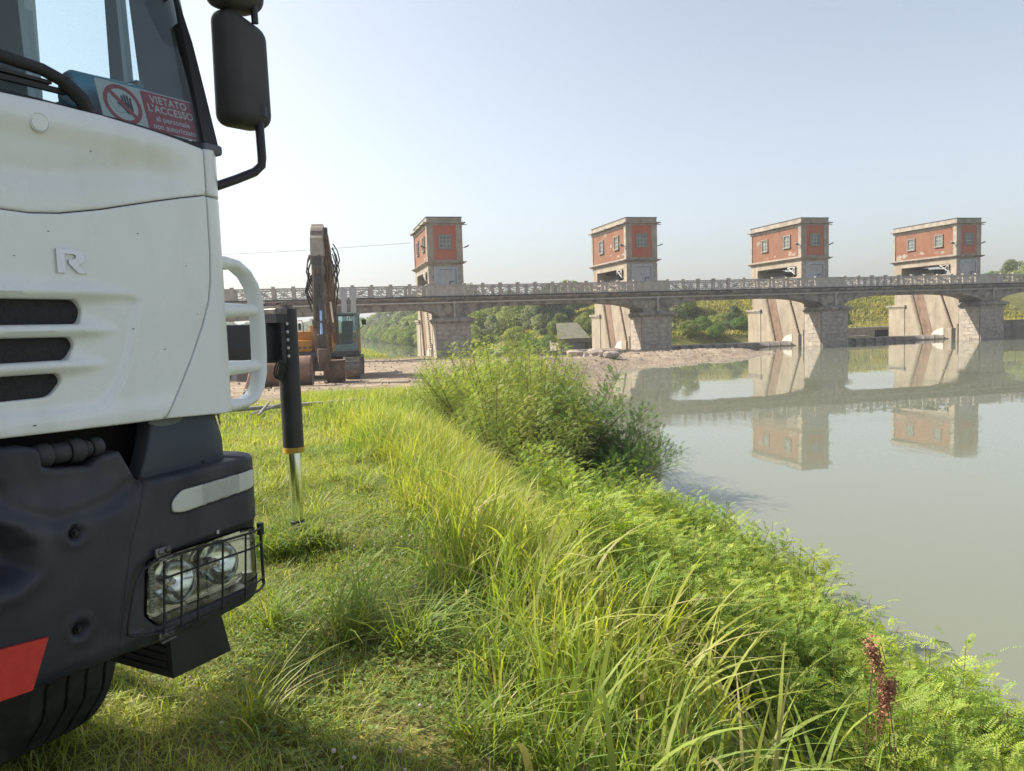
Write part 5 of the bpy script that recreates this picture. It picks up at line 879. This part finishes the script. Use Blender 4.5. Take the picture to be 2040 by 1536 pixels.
# ------------------------------------------------------------------ vegetation builders
LEAF = leafmat('leaf', .38, .55, .25); GRASS = leafmat('grass_blade', .45, .5, .3); TREE = leafmat('tree_leaf', .42, .7, .15)
BARK = mat('bark', (.085, .065, .045), (.13, .105, .08), 8, .95, bump=.5, bscale=30); TWIG = mat('reddish_twig', (.16, .085, .05), (.11, .07, .04), 10, .85)
def hsvj(base, n, rng, dv=.25, dh=.12):
    b = np.array(base)[None, :]*np.ones((n, 1)); v = 1+dv*(rng.random((n, 1))*2-1); j = 1+dh*(rng.random((n, 3))*2-1); return b*v*j
def blades(pos, head, hgt, lean, droop, wid, K, colb, colt, twist=None):
    """vectorised grass blades -> verts, faces, colours"""
    n = len(pos); t = np.linspace(0, 1, K+1)[None, :]; ch, sh = np.cos(head)[:, None], np.sin(head)[:, None]; H = hgt[:, None]
    out = (lean[:, None]*t + droop[:, None]*t**2.4)*H; up = (t - (.42*droop[:, None]+.15*lean[:, None])*t**2.6)*H
    cx = pos[:, 0:1]+ch*out; cy = pos[:, 1:2]+sh*out; cz = pos[:, 2:3]+up; wd = wid[:, None]*np.clip(1.02-t**2.2, .03, 1)*(.55+.9*np.minimum(t*2.5, .5))/2
    tw = head[:, None]+math.pi/2 + (twist[:, None]*t if twist is not None else 0); sx, sy = np.cos(tw), np.sin(tw)
    V = np.stack([np.stack([cx-sx*wd, cy-sy*wd, cz], -1), np.stack([cx+sx*wd, cy+sy*wd, cz+wd*.5], -1)], 2).reshape(-1, 3)
    base = (np.arange(n)*(K+1)*2)[:, None]; k = (np.arange(K)*2)[None, :]; a = base+k; F = np.stack([a, a+1, a+3, a+2], -1).reshape(-1, 4)
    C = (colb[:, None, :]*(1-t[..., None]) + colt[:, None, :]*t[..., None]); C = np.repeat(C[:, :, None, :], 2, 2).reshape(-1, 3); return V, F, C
def join(parts):
    V, F, C, o = [], [], [], 0
    for v, f, c in parts: V.append(v); F.append(f+o); C.append(c); o += len(v)
    return np.concatenate(V), np.concatenate(F), np.concatenate(C)
def compound_leaves(org, dirv, nrm, length, npair, rng, col, lw=.42, droop=.35):
    """pinnate leaves: org (n,3) base, dirv (n,3) unit axis, nrm (n,3) approx leaf-plane normal"""
    n = len(org); side = np.cross(nrm, dirv); side /= np.linalg.norm(side, axis=1)[:, None]+1e-9; nrm = np.cross(dirv, side)
    i = np.arange(npair*2+1); t = np.clip((i//2+1.2)/(npair+.7), 0, 1)[None, :]; sg = np.where(i % 2 == 0, 1., -1.)[None, :]; sg = np.where(i[None, :] == npair*2, 0, sg)
    L = length[:, None]; base = org[:, None, :] + dirv[:, None, :]*(t*L)[..., None] - np.array([0, 0, 1.])*(droop*t**2*L)[..., None]
    ll = L*.95/npair*(1.35-.5*np.abs(t-.45)); ll = ll*(1+.2*(rng.random(ll.shape)-.5)); ax = side[:, None, :]*(sg*1.0)[..., None] + dirv[:, None, :]*(.42+.58*(1-np.abs(sg)))[..., None] + nrm[:, None, :]*(rng.random(ll.shape)-.35)[..., None]*.6 - np.array([0, 0, .25])
    ax /= np.linalg.norm(ax, axis=2)[..., None]; wv = np.cross(np.broadcast_to(nrm[:, None, :], ax.shape), ax); wv /= np.linalg.norm(wv, axis=2)[..., None]+1e-9
    tip = base+ax*ll[..., None]*1.15; mid = base+ax*ll[..., None]*.5; hw = (ll*lw*.5)[..., None]
    V = np.stack([base, mid+wv*hw, tip, mid-wv*hw], 2).reshape(-1, 3); F = np.arange(len(V)).reshape(-1, 4); C = np.repeat(np.repeat(col[:, None, :], len(i), 1)*(1+.18*(rng.random((n, len(i), 1))-.5)), 4, 1).reshape(-1, 3)
    return V, F, C
def shrub_mesh(seed, nst, h, spread, leaf, nl, npair, cols, lean=(0, 0), tipcol=None, bare=.3, lw=.42):
    rng = np.random.default_rng(seed); stems = MB(); O, D, N_, Ln, Cc = [], [], [], [], []
    for s in range(nst):
        az = rng.random()*6.283; rr = spread*math.sqrt(rng.random()); hh = h*(.55+.45*rng.random())*(1-.35*(rr/spread)**2); p0 = np.array([.22*spread*math.cos(az)*rng.random(), .22*spread*math.sin(az)*rng.random(), -.05])
        p3 = np.array([rr*math.cos(az)+lean[0]*hh, rr*math.sin(az)+lean[1]*hh, hh]); p1 = p0+np.array([0, 0, .45*hh])+.2*(p3-p0)*np.array([1, 1, 0]); p2 = p3-np.array([.25*(p3[0]-p0[0]), .25*(p3[1]-p0[1]), .22*hh])
        B = lambda t: ((1-t)**3)[:, None]*p0+(3*t*(1-t)**2)[:, None]*p1+(3*t*t*(1-t))[:, None]*p2+(t**3)[:, None]*p3
        tt = np.linspace(0, 1, 7); pts = B(tt); stems.tube([tuple(q) for q in pts], [max(.004*h, .0022)*(1-.8*k/6)+.001 for k in range(7)], 4, False)
        t = bare+(1-bare)*np.sort(rng.random(nl))**.85; q = B(t); dt = B(np.clip(t+.02, 0, 1.02))-q; dt /= np.linalg.norm(dt, axis=1)[:, None]+1e-9
        phi = np.arange(nl)*2.4+rng.random()*6; a1 = np.cross(dt, [0, 0, 1.])+1e-4; a1 /= np.linalg.norm(a1, axis=1)[:, None]; a2 = np.cross(dt, a1); o_ = a1*np.cos(phi)[:, None]+a2*np.sin(phi)[:, None]
        dv = o_*.95+dt*(.25+.5*t[:, None])+np.array([0, 0, .18]); dv /= np.linalg.norm(dv, axis=1)[:, None]; up = np.array([0, 0, 1.])+.5*(rng.random((nl, 3))-.5)
        # side twigs carry some leaves further out
        sh_ = rng.random(nl)*leaf*1.1; O.append(q+o_*sh_[:, None]*.8); D.append(dv); N_.append(np.broadcast_to(up, dv.shape)); Ln.append(leaf*(.65+.6*rng.random(nl))*(1.1-.45*t**3))
        ci = hsvj(cols[rng.integers(len(cols))], nl, rng, .18, .08)
        if tipcol is not None: k_ = (t**4)[:, None]*.8; ci = ci*(1-k_)+np.array(tipcol)[None]*k_
        Cc.append(ci)
    V, F, C = compound_leaves(np.concatenate(O), np.concatenate(D), np.concatenate(N_), np.concatenate(Ln), npair, rng, np.concatenate(Cc), lw)
    return stems.mesh('stems', TWIG, fix=False), np_mesh('foliage', V, F, LEAF, C)
def place_plant(name, label, cat, meshes, loc, rz, sc, group):
    t = thing(name, label, cat, loc, rz, group); t.scale = (sc, sc, sc*random.uniform(.92, 1.08)); st, fo = meshes; link('stems', st, t); link('foliage', fo, t); return t

# ------------------------------------------------------------------ trees
def tree_mesh(seed, h, w, col, nleaf, ls, lobes=30, low=.05, trunk=True):
    nleaf = int(nleaf*1.5); ls *= .82
    rng = np.random.default_rng(seed); cs, rs = [], []
    for k in range(lobes):
        z = low+(1-low)*(k+.5)/lobes; prof = math.sin(math.pi*min(1, .18+.82*z)**.8)**.7; a = rng.random()*6.283; r = w*.5*prof*(.25+.85*math.sqrt(rng.random())); cs.append((r*math.cos(a)*.75, r*math.sin(a)*.75, h*(.04+.88*z))); rs.append(w*(.08+.15*rng.random())*(.6+.5*prof))
    cs = np.array(cs); rs = np.array(rs); li = rng.choice(lobes, nleaf, p=rs**2/np.sum(rs**2)); d = rng.normal(size=(nleaf, 3)); d /= np.linalg.norm(d, axis=1)[:, None]; d[:, 2] = np.where((d[:, 2] < -.3) & (rng.random(nleaf) < .6), -d[:, 2], d[:, 2])
    p = cs[li]+d*(rs[li]*(.72+.42*rng.random(nleaf)))[:, None]*np.array([1, 1, .8]); p[:, 2] = np.maximum(p[:, 2], .02*h)
    nn = d+.9*rng.normal(size=(nleaf, 3))*.6; nn /= np.linalg.norm(nn, axis=1)[:, None]; a1 = np.cross(nn, rng.normal(size=(nleaf, 3))); a1 /= np.linalg.norm(a1, axis=1)[:, None]; a2 = np.cross(nn, a1); s = (ls*(.6+.8*rng.random(nleaf)))[:, None]
    V = np.stack([p-a1*s, p+a2*s*.55, p+a1*s, p-a2*s*.55], 1).reshape(-1, 3); F = np.arange(len(V)).reshape(-1, 4); lc = 1+.22*(rng.random(lobes)-.5); C = np.repeat(hsvj(col, nleaf, rng, .22, .10)*lc[li][:, None], 4, 0); cm = np_mesh('crown', V, F, TREE, C)
    tk = MB(); tk.tube([(0, 0, -.3), (.05*h*.2, 0, h*.3), (0, .04*h*.2, h*.62)], [.028*h, .02*h, .008*h], 7)
    for k in range(5): j = rng.integers(lobes); tk.tube([(0, 0, h*(.15+.1*k)), tuple(cs[j]*np.array([.6, .6, .9])), tuple(cs[j])], [.012*h, .008*h, .003*h], 5)
    return tk.mesh('trunk', BARK), cm
TM_ = [tree_mesh(11, 6.2, 6.4, (.19, .235, .085), 4600, .21), tree_mesh(12, 5.4, 7.0, (.25, .29, .095), 4600, .20), tree_mesh(13, 6.8, 5.2, (.255, .285, .175), 4400, .20), tree_mesh(14, 5.0, 6.0, (.165, .25, .075), 4400, .20), tree_mesh(15, 7.0, 6.0, (.125, .17, .09), 4800, .21)]
def tree(label, x, y, k, sc, group='trees on the far river bank', name='tree', cat='tree', z=None):
    t = thing(name, label, cat, (x, y, (gz(x, y) if z is None else z)-.1), random.uniform(0, 6.28), group); t.scale = (sc*random.uniform(.9, 1.15), sc*random.uniform(.9, 1.15), sc); link('trunk', TM_[k][0], t); link('crown', TM_[k][1], t); return t
def at_px(px, d): return ((px-1020)/1530*d, d)
# left bank beyond the first tower: hazy riverside row
FL = [(-62, 305), (-50, 268), (-44, 246), (-37, 222), (-32, 204), (-27.5, 186), (-24, 172), (-20, 160), (-16.5, 149), (-13, 139), (-9.5, 130)]
for i, (x, y) in enumerate(FL): tree('rounded green tree in the hazy river bank row left of the first tower', x+2.5, y+3, i % 3 if i % 4 else 3, 1.0+.22*(y/220)*random.uniform(.9, 1.15), 'hazy riverside trees left of the first tower')
FE = [(-57, 289), (-30, 186), (-17, 140), (-4, 112)]
for i in range(34):
    t_ = i/34*3; k_ = min(int(t_), 2); f_ = t_-k_; x = FE[k_][0]+(FE[k_+1][0]-FE[k_][0])*f_; y = FE[k_][1]+(FE[k_+1][1]-FE[k_][1])*f_
    tree('low willow bush at the water in the river bank row left of the first tower', x-.6+random.uniform(0, .8), y-1.6, (2, 1, 3, 0)[i % 4], .42+.30*(y/200)*random.uniform(.8, 1.2), 'low bushes along the far channel', 'willow_bush', 'bush', .12)
for i in range(2, 13):
    y = 170+i*17; x = -4-i*4.3; tree('tall tree top showing behind the riverside row left of the first tower', x+random.uniform(-3, 3), y+14, (4, 0, 2)[i % 3], 1.25+y/700+random.uniform(-.1, .15), 'taller trees behind the hazy riverside row')
# between the first two towers
for (px, d, k, sc, lab) in ((957, 126, 1, .95, 'pale green tree just right of the first pier'), (985, 112, 2, .62, 'small silvery willow in front of the trees right of the first pier'), (1000, 130, 1, 1.05, 'broad light green tree between the first two towers'), (1040, 122, 1, 1.0, 'wide yellow green thicket tree in the middle of the first opening'), (1022, 138, 0, 1.05, 'mid green tree behind the yellow green thicket tree'),
                            (1075, 118, 2, .92, 'silvery tree left of the dark round tree'), (1104, 114, 4, .93, 'dark round tree standing left of the concrete shed'), (1132, 119, 0, .95, 'green tree between the dark round tree and the concrete shed'), (1150, 127, 3, .98, 'green tree half hidden behind the concrete shed'), (1012, 99, 3, .42, 'low bright bush at the water in the first opening'), (1060, 98, 3, .45, 'low green bush below the silvery tree'), (1095, 96, 3, .40, 'low dark bush left of the concrete shed'), (1205, 93, 3, .42, 'bright bush growing against the second pier'), (955, 103, 1, .5, 'pale bush at the waterside just right of the first pier'), (975, 100, 0, .42, 'small bush left of the low bright bush'), (1035, 103, 1, .55, 'yellow green bush between the two low bushes'), (1080, 104, 2, .5, 'silvery bush below the dark round tree'), (1118, 101, 0, .55, 'green bush hiding the left side of the concrete shed'), (1140, 89, 3, .26, 'low bush in front of the concrete shed door'), (1170, 100, 1, .6, 'pale bush above the concrete shed roof')):
    x, y = at_px(px, d); tree(lab, x, y, k, sc*1.02)
for i in range(9): x, y = at_px(940+i*28, 240+random.uniform(-15, 25)); tree('distant blue green tree top above the river bank wood', x, y, i % 5, .82+random.uniform(0, .2), 'distant tree tops above the bank wood')
# dyke side, between second and third tower and beyond
for (px, d, k, sc, lab) in ((1345, 103, 2, .85, 'tall silvery willow right of the second pier'), (1370, 112, 0, .72, 'loose green tree in front of the dyke beside the willow'), (1400, 100, 3, .48, 'bright low bush at the foot of the dyke'), (1437, 104, 1, .50, 'yellow green bush on the dyke foot'), (1465, 101, 4, .52, 'dark bush left of the third pier'), (1480, 100, 3, .45, 'bright green bush against the third pier'), (1430, 97, 3, .36, 'low bright shrub behind the sluice gate'), (1375, 97, 1, .36, 'low leafy shrub just right of the second pier'),
                            (1688, 108, 4, .35, 'small dark ivy bush right of the third pier'), (1975, 172, 3, 1.15, 'round tree top behind the bridge at the right'), (2015, 168, 0, 1.30, 'larger tree top behind the bridge at the right edge'), (2052, 165, 1, 1.35, 'tree leaning into the right edge behind the bridge'), (1440, 190, 1, .8, 'small tree on the dyke crest in the second opening'), (1180, 150, 1, .9, 'yellow green tree behind the second tower')):
    x, y = at_px(px, d); tree(lab, x, y, k, sc*1.0, 'trees by the grassy dyke')
# distant wood closing the horizon
rng = np.random.default_rng(31); P_, n = [], 26000; az = rng.uniform(-.75, .75, n); dd = rng.uniform(430, 900, n); hh = (6+5*fbm(az*60, dd*.01, 1, 3))*rng.random(n)**.6
pp = np.stack([dd*np.sin(az), dd*np.cos(az), hh], 1); nn = rng.normal(size=(n, 3)); nn /= np.linalg.norm(nn, axis=1)[:, None]; a1 = np.cross(nn, rng.normal(size=(n, 3))); a1 /= np.linalg.norm(a1, axis=1)[:, None]; a2 = np.cross(nn, a1); s = rng.uniform(1.0, 2.4, (n, 1))
V = np.stack([pp-a1*s, pp+a2*s, pp+a1*s, pp-a2*s], 1).reshape(-1, 3); tag(link('distant_wood', np_mesh('distant_wood', V, np.arange(len(V)).reshape(-1, 4), TREE, np.repeat(hsvj((.09, .12, .06), n, rng, .2, .1), 4, 0))), 'hazy distant wood along the horizon', 'wood', kind='stuff')

# ------------------------------------------------------------------ dyke grass (stuff)
rng = np.random.default_rng(5); n = 60000; b_ = rng.uniform(-4, 75, n); a_ = rng.uniform(15, 52, n); x = BX+b_*Bv[0]+a_*Av[0]; y = BY+b_*Bv[1]+a_*Av[1]; z = ground_z(x, y); pos = np.stack([x, y, z-.03], 1); cl = fbm(x, y, .25, 8)[:, None]
c = np.array([[.40, .33, .10]])*cl*1.3+np.array([[.19, .22, .05]])*(1.15-cl); c *= (1+.3*(rng.random((n, 1))-.5))
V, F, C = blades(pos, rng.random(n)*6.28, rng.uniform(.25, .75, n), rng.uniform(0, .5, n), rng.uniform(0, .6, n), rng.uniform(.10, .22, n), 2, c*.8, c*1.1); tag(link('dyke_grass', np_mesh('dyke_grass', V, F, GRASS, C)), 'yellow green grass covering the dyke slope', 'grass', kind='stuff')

# ------------------------------------------------------------------ near bank grass (stuff)
def scatter(n, x0, x1, y0, y1, fn, rng):
    x = rng.uniform(x0, x1, n); y = rng.uniform(y0, y1, n); k = rng.random(n) < fn(x, y); return x[k], y[k]
def shoreS(x, y): return sdist(x, y, NEAR)
KN, KL = np.array([math.cos(TRZ), math.sin(TRZ)]), np.array([-math.sin(TRZ), math.cos(TRZ)])
def truck_uv(x, y): return (x-TLOC[0])*KL[0]+(y-TLOC[1])*KL[1], (x-TLOC[0])*KN[0]+(y-TLOC[1])*KN[1]
def tallness(x, y):
    """0 = trodden clover lawn, 1 = tall grass"""
    edge = -.05 - .27*(np.clip(y, 3, 7)-3.0) - .36*np.clip(y-7, 0, 16) + .45*(fbm(x, y, 1.3, 6)-.5); return sst(-.25, .55, x-edge)
YG, GG, SG = np.array([.38, .40, .075]), np.array([.17, .27, .055]), np.array([.46, .40, .20])
parts = []; rng = np.random.default_rng(21)
def grasscol(x, y, n, straw=.08, yel=.5):
    c = np.clip(fbm(x, y, .9, 12)*1.7-.35+.5*(rng.random(n)-.5)+(yel-.5), 0, 1)[:, None]; c = GG*(1-c)+YG*c; c = c*(1+.35*(rng.random((n, 1))-.5)); st = rng.random(n) < straw; c[st] = SG*(.7+.5*rng.random((st.sum(), 1))); return c
# tall sorghum-like grass, near
x, y = scatter(60000, -2.2, 3.0, 2.0, 11.5, lambda x, y: tallness(x, y)*sst(1.5, 2.6, shoreS(x, y)-.2+.5*sst(7, 9, y))*(.35+.65*fbm(x, y, 1.6, 3)), rng); n = len(x); tl = tallness(x, y)
hgt = (.20+.46*tl*rng.random(n)**.7)*(.75+.5*fbm(x, y, .8, 5))*(.45+.55*sst(1.7, 3.3, shoreS(x, y))); c = grasscol(x, y, n, .11, .50)
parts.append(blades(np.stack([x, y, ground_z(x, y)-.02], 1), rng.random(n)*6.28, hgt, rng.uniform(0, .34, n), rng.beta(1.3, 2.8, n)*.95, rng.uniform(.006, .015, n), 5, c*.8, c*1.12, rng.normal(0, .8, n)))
# broad arching leaves in front
x, y = scatter(2600, -.7, 2.9, 2.2, 7.5, lambda x, y: sst(.3, 1, tallness(x, y))*(.12+.88*sst(1.2, 2.3, shoreS(x, y)))*sst(.3, .8, shoreS(x, y))*.8*(1-.8*sst(5, 7, y)), rng); n = len(x); c = grasscol(x, y, n, .10, .62)
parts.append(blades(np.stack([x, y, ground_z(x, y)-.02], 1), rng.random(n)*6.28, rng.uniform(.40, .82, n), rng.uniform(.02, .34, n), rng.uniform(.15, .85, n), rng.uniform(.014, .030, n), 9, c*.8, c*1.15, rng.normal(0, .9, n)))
# middle distance meadow
x, y = scatter(150000, -11, 3.2, 8.5, 27, lambda x, y: (.25+.75*tallness(x, y))*sst(1.0, 2.4, shoreS(x, y)-.1)*sst(24.5, 19, y-.55*np.clip(x+6, 0, 8)-1.5*fbm(x, y, .4, 2)), rng); n = len(x); tl = tallness(x, y); c = grasscol(x, y, n, .07, .52)
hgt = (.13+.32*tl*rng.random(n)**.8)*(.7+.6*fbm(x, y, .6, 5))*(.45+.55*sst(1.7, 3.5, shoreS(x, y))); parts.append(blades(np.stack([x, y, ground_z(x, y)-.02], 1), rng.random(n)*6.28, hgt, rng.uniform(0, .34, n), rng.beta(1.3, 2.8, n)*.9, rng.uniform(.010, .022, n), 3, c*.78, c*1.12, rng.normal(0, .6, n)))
# trodden lawn by the lorry
x, y = scatter(190000, -5.5, 1.2, 1.8, 12, lambda x, y: (1-.75*tallness(x, y))*(.25+.75*sst(.28, .55, fbm(x, y, 1.4, 15)))*np.clip(1.5-y*.085, .3, 1), rng); n = len(x); c = grasscol(x, y, n, .10, .42)*1.22
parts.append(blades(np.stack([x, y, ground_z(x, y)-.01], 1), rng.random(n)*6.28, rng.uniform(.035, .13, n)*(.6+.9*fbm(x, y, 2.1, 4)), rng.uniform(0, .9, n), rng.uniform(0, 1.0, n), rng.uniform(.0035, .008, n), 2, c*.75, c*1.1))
# scattered tussocks in the lawn
tx, ty = scatter(60, -2.4, .4, 2.6, 9, lambda x, y: .8+0*x, rng); tx = np.append(tx, [-1.62, -1.55, -1.72, -1.5, -1.66]); ty = np.append(ty, [5.22, 5.12, 5.15, 5.3, 5.05]); idx = np.repeat(np.arange(len(tx)), 70); n = len(idx); x = tx[idx]+rng.normal(0, .05, n); y = ty[idx]+rng.normal(0, .05, n); c = grasscol(x, y, n, .05, .35)
parts.append(blades(np.stack([x, y, ground_z(x, y)-.01], 1), rng.random(n)*6.28, rng.uniform(.15, .42, n), rng.uniform(.1, .8, n), rng.uniform(.2, .9, n), rng.uniform(.005, .010, n), 4, c*.7, c*1.05))
V, F, C = join(parts); tag(link('bank_grass', np_mesh('bank_grass', V, F, GRASS, C)), 'yellow green grass growing over the river bank', 'grass', kind='stuff')
# clover: three leaflets each, plus white heads
x, y = scatter(80000, -4.5, 1.6, 2.0, 9.5, lambda x, y: (1-.6*tallness(x, y))*sst(.36, .6, fbm(x, y, 1.1, 33))*np.clip(1.5-y*.1, .25, 1), rng); n = len(x); z = ground_z(x, y)+rng.uniform(.02, .075, n); a0 = rng.random(n)*6.28; V = []
for k in range(3):
    a_ = a0+k*2.094; r_ = rng.uniform(.009, .016, n); d = np.stack([np.cos(a_), np.sin(a_), rng.normal(.1, .25, n)], 1)*r_[:, None]; s = np.stack([-np.sin(a_), np.cos(a_), rng.normal(0, .2, n)], 1)*(r_*.55)[:, None]; p = np.stack([x, y, z], 1); V.append(np.stack([p, p+d*.7+s, p+d*1.25, p+d*.7-s], 1))
V = np.stack(V, 1).reshape(-1, 3); c = hsvj((.21, .28, .075), n, rng, .35, .15); tag(link('clover', np_mesh('clover', V, np.arange(len(V)).reshape(-1, 4), LEAF, np.repeat(c, 12, 0))), 'low clover leaves carpeting the trodden ground', 'clover', kind='stuff')
x, y = scatter(420, -3.5, .6, 2.4, 8, lambda x, y: (1-tallness(x, y))*.75, rng); fl_ = MB(); 
for q in range(len(x)):
    bm = bmesh.new(); bmesh.ops.create_icosphere(bm, subdivisions=1, radius=random.uniform(.006, .010)); fl_.bm(bm, Matrix.Translation((x[q], y[q], gz(x[q], y[q])+random.uniform(.06, .11))))
tag(fl_.build('clover_flowers', mat('clover_white', (.55, .50, .46), (.42, .33, .28), 60, .8), None, False), 'tiny white clover heads dotted over the lawn', 'flowers', kind='stuff')
# short weeds over the dirt edge and the green wedge by the far channel
x, y = scatter(42000, -32, -4, 40, 112, lambda x, y: sst(.2, 1.5, shoreS(x, y))*sst(7, 2.5, shoreS(x, y)-1.0+2.5*fbm(x, y, .2, 3))*sst(60, 74, y)*(x/y < -.156-.01*fbm(x, y, .4, 2)), rng); n = len(x); c = grasscol(x, y, n, .03, .75)*1.05
V, F, C = blades(np.stack([x, y, ground_z(x, y)-.03], 1), rng.random(n)*6.28, rng.uniform(.3, .75, n), rng.uniform(0, .5, n), rng.uniform(0, .7, n), rng.uniform(.05, .11, n), 2, c*.8, c*1.1); tag(link('channel_grass', np_mesh('channel_grass', V, F, GRASS, C)), 'bright grass wedge beside the far channel', 'grass', kind='stuff')

# ------------------------------------------------------------------ shrubs along the water
LG = [(.25, .36, .055), (.19, .32, .05), (.31, .38, .06), (.14, .25, .05)]; DG = [(.14, .235, .065), (.105, .195, .055), (.165, .26, .07)]; OG = [(.245, .30, .085), (.21, .28, .075), (.30, .33, .095)]
SM_ = [shrub_mesh(41+i, 15, .98, .42, .19, 20, 9, (LG, LG[1:]+[(.11, .21, .055)], [(.12, .22, .055), (.15, .26, .055), (.20, .29, .06)])[i % 3], tipcol=((.46, .49, .09), (.40, .47, .08), (.31, .42, .07))[i % 3]) for i in range(6)] + [shrub_mesh(51+i, 9, .85, .36, .17, 12, 5, [(.22, .33, .06), (.30, .36, .07)], tipcol=(.38, .42, .08), lw=.62) for i in range(2)]
rs = random.Random(9); cnt = 0
for i in range(1600):
    y = rs.uniform(2.7, 11.7); sx = 3.12-.075*(y-2.7) - max(0, y-9.8)*.25; off = rs.uniform(-.22, 2.35)*(1 if y < 9 else 1.05); x = sx-off
    if x < .25 or cnt >= 255: continue
    if y < 4.6 and x < 1.55+.25*(4.6-y): continue
    if off > 1.15 and rs.random() < .35: continue
    cnt += 1; zz = gz(x, y); k = rs.randrange(8); sc = rs.uniform(.62, 1.08)*(1.15 if off < .7 else .95)
    place_plant('riverside_shrub', 'light green feathery leaved sapling in the thicket along the water', 'shrub', SM_[k], (x, y, max(zz, -.05)-.02), rs.uniform(0, 6.28), sc, 'feathery saplings along the water')
# the big thicket and the dark bush over the water
BM_ = [shrub_mesh(61, 44, 2.0, 1.05, .165, 66, 9, OG+LG[:1], bare=.25, tipcol=(.28, .31, .08)), shrub_mesh(62, 40, 1.9, 1.0, .165, 64, 9, OG, bare=.3), shrub_mesh(63, 42, 2.0, 1.0, .165, 66, 9, LG[:2]+OG, bare=.22, tipcol=(.32, .36, .08))]
DM_ = [shrub_mesh(71, 54, 1.75, 1.15, .19, 68, 9, DG+[(.12, .19, .055)], lean=(.30, -.08), bare=.12), shrub_mesh(72, 40, 1.0, 1.0, .19, 58, 9, DG, lean=(1.15, -.25), bare=.12)]
BT = [(-1.75, 18.8, 1, .72, 'olive green bush at the left end of the big thicket'), (-1.0, 17.3, 2, .95, 'light green bush left of the tallest bush in the big thicket'), (-.25, 16.2, 2, 1.05, 'tallest light green bush at the top of the big thicket'), (-.5, 18.9, 0, 1.08, 'tall bush at the back of the big thicket, in front of the first pier'),
      (.35, 15.0, 1, 1.02, 'twiggy olive bush in the middle of the big thicket'), (.75, 16.6, 2, 1.08, 'bright bush right of the tallest bush in the big thicket'), (-.35, 14.2, 0, .78, 'brown stemmed bush at the front edge of the thicket by the tall grass'), (.45, 13.2, 1, .74, 'low olive bush at the front foot of the big thicket'), (.55, 14.6, 0, .92, 'olive bush beside the dark overhanging bush'), (.6, 20.5, 0, 1.1, 'bush at the back of the big thicket beside the sand bar')]
for x, y, k, sc, lab in BT: place_plant('thicket_bush', lab, 'bush', BM_[k], (x, y, gz(x, y)-.03), random.uniform(0, 6.28), sc*1.37, 'bushes of the big thicket')
for x, y, k, sc, lab in ((.95, 14.9, 0, 1.42, 'dark green bush leaning out over the water'), (1.25, 14.1, 1, 1.2, 'dark low branches trailing over the water in front of the leaning bush'), (1.65, 14.6, 0, 1.05, 'smaller dark bush at the outer tip of the overhang')): place_plant('dark_bush', lab, 'bush', DM_[k], (x, y, max(gz(x, y), .0)-.03), 0, sc, 'dark bushes over the water')
# rust red seed heads
def seedhead(x, y, h, label, k):
    t = thing('seed_stalk', label, 'seed head', (x, y, gz(x, y)-.02), k); st = [(0, 0, 0), (.02, 0, h*.55), (.06, .01, h*.9), (.10, .02, h*.97), (.13, .02, h*.86)]; MB().tube(st, [.005, .004, .003, .003, .002], 5).build('stalk', TWIG, t); rg = random.Random(k+3); sd = MB()
    for q in range(760):
        f_ = rg.random(); c = Vector((.03+.10*f_, .01, h*(.98-.34*f_*f_-.02))) + Vector((rg.gauss(0, .015), rg.gauss(0, .015), rg.gauss(0, .03))); d = Vector((rg.gauss(0, 1), rg.gauss(0, 1), rg.gauss(0, 1))).normalized()*.008; e = d.orthogonal().normalized()*.005; sd.add([c-d, c+e, c+d, c-e], [(0, 1, 2, 3)])
    tag(sd.build('seeds', mat('seed_red', (.29, .12, .075), (.37, .18, .11), 60, .8), t, fix=False), kind='stuff')
seedhead(1.70, 3.7, 1.02, 'rust red drooping seed head, the taller one at lower right', 0); seedhead(1.88, 3.68, .93, 'rust red drooping seed head, the lower one nearer the right edge', 2)
# ------------------------------------------------------------------ summer haze
hz = MB(); hz.box(-1300, 1300, -40, 1250, -3.6, 24); ho = hz.build('haze', None); tag(ho, kind='stuff'); ho.display_type = 'WIRE'
m = bpy.data.materials.new('hazy_air'); m.use_nodes = True; nt = m.node_tree; nt.nodes.clear(); out = nt.nodes.new('ShaderNodeOutputMaterial'); pv = nt.nodes.new('ShaderNodeVolumePrincipled')
pv.inputs['Color'].default_value = (0.86, 0.90, 0.95, 1); pv.inputs['Density'].default_value = 0.0008; pv.inputs['Anisotropy'].default_value = 0.3; nt.links.new(pv.outputs[0], out.inputs['Volume']); ho.data.materials.append(m)
bpy.context.view_layer.update()
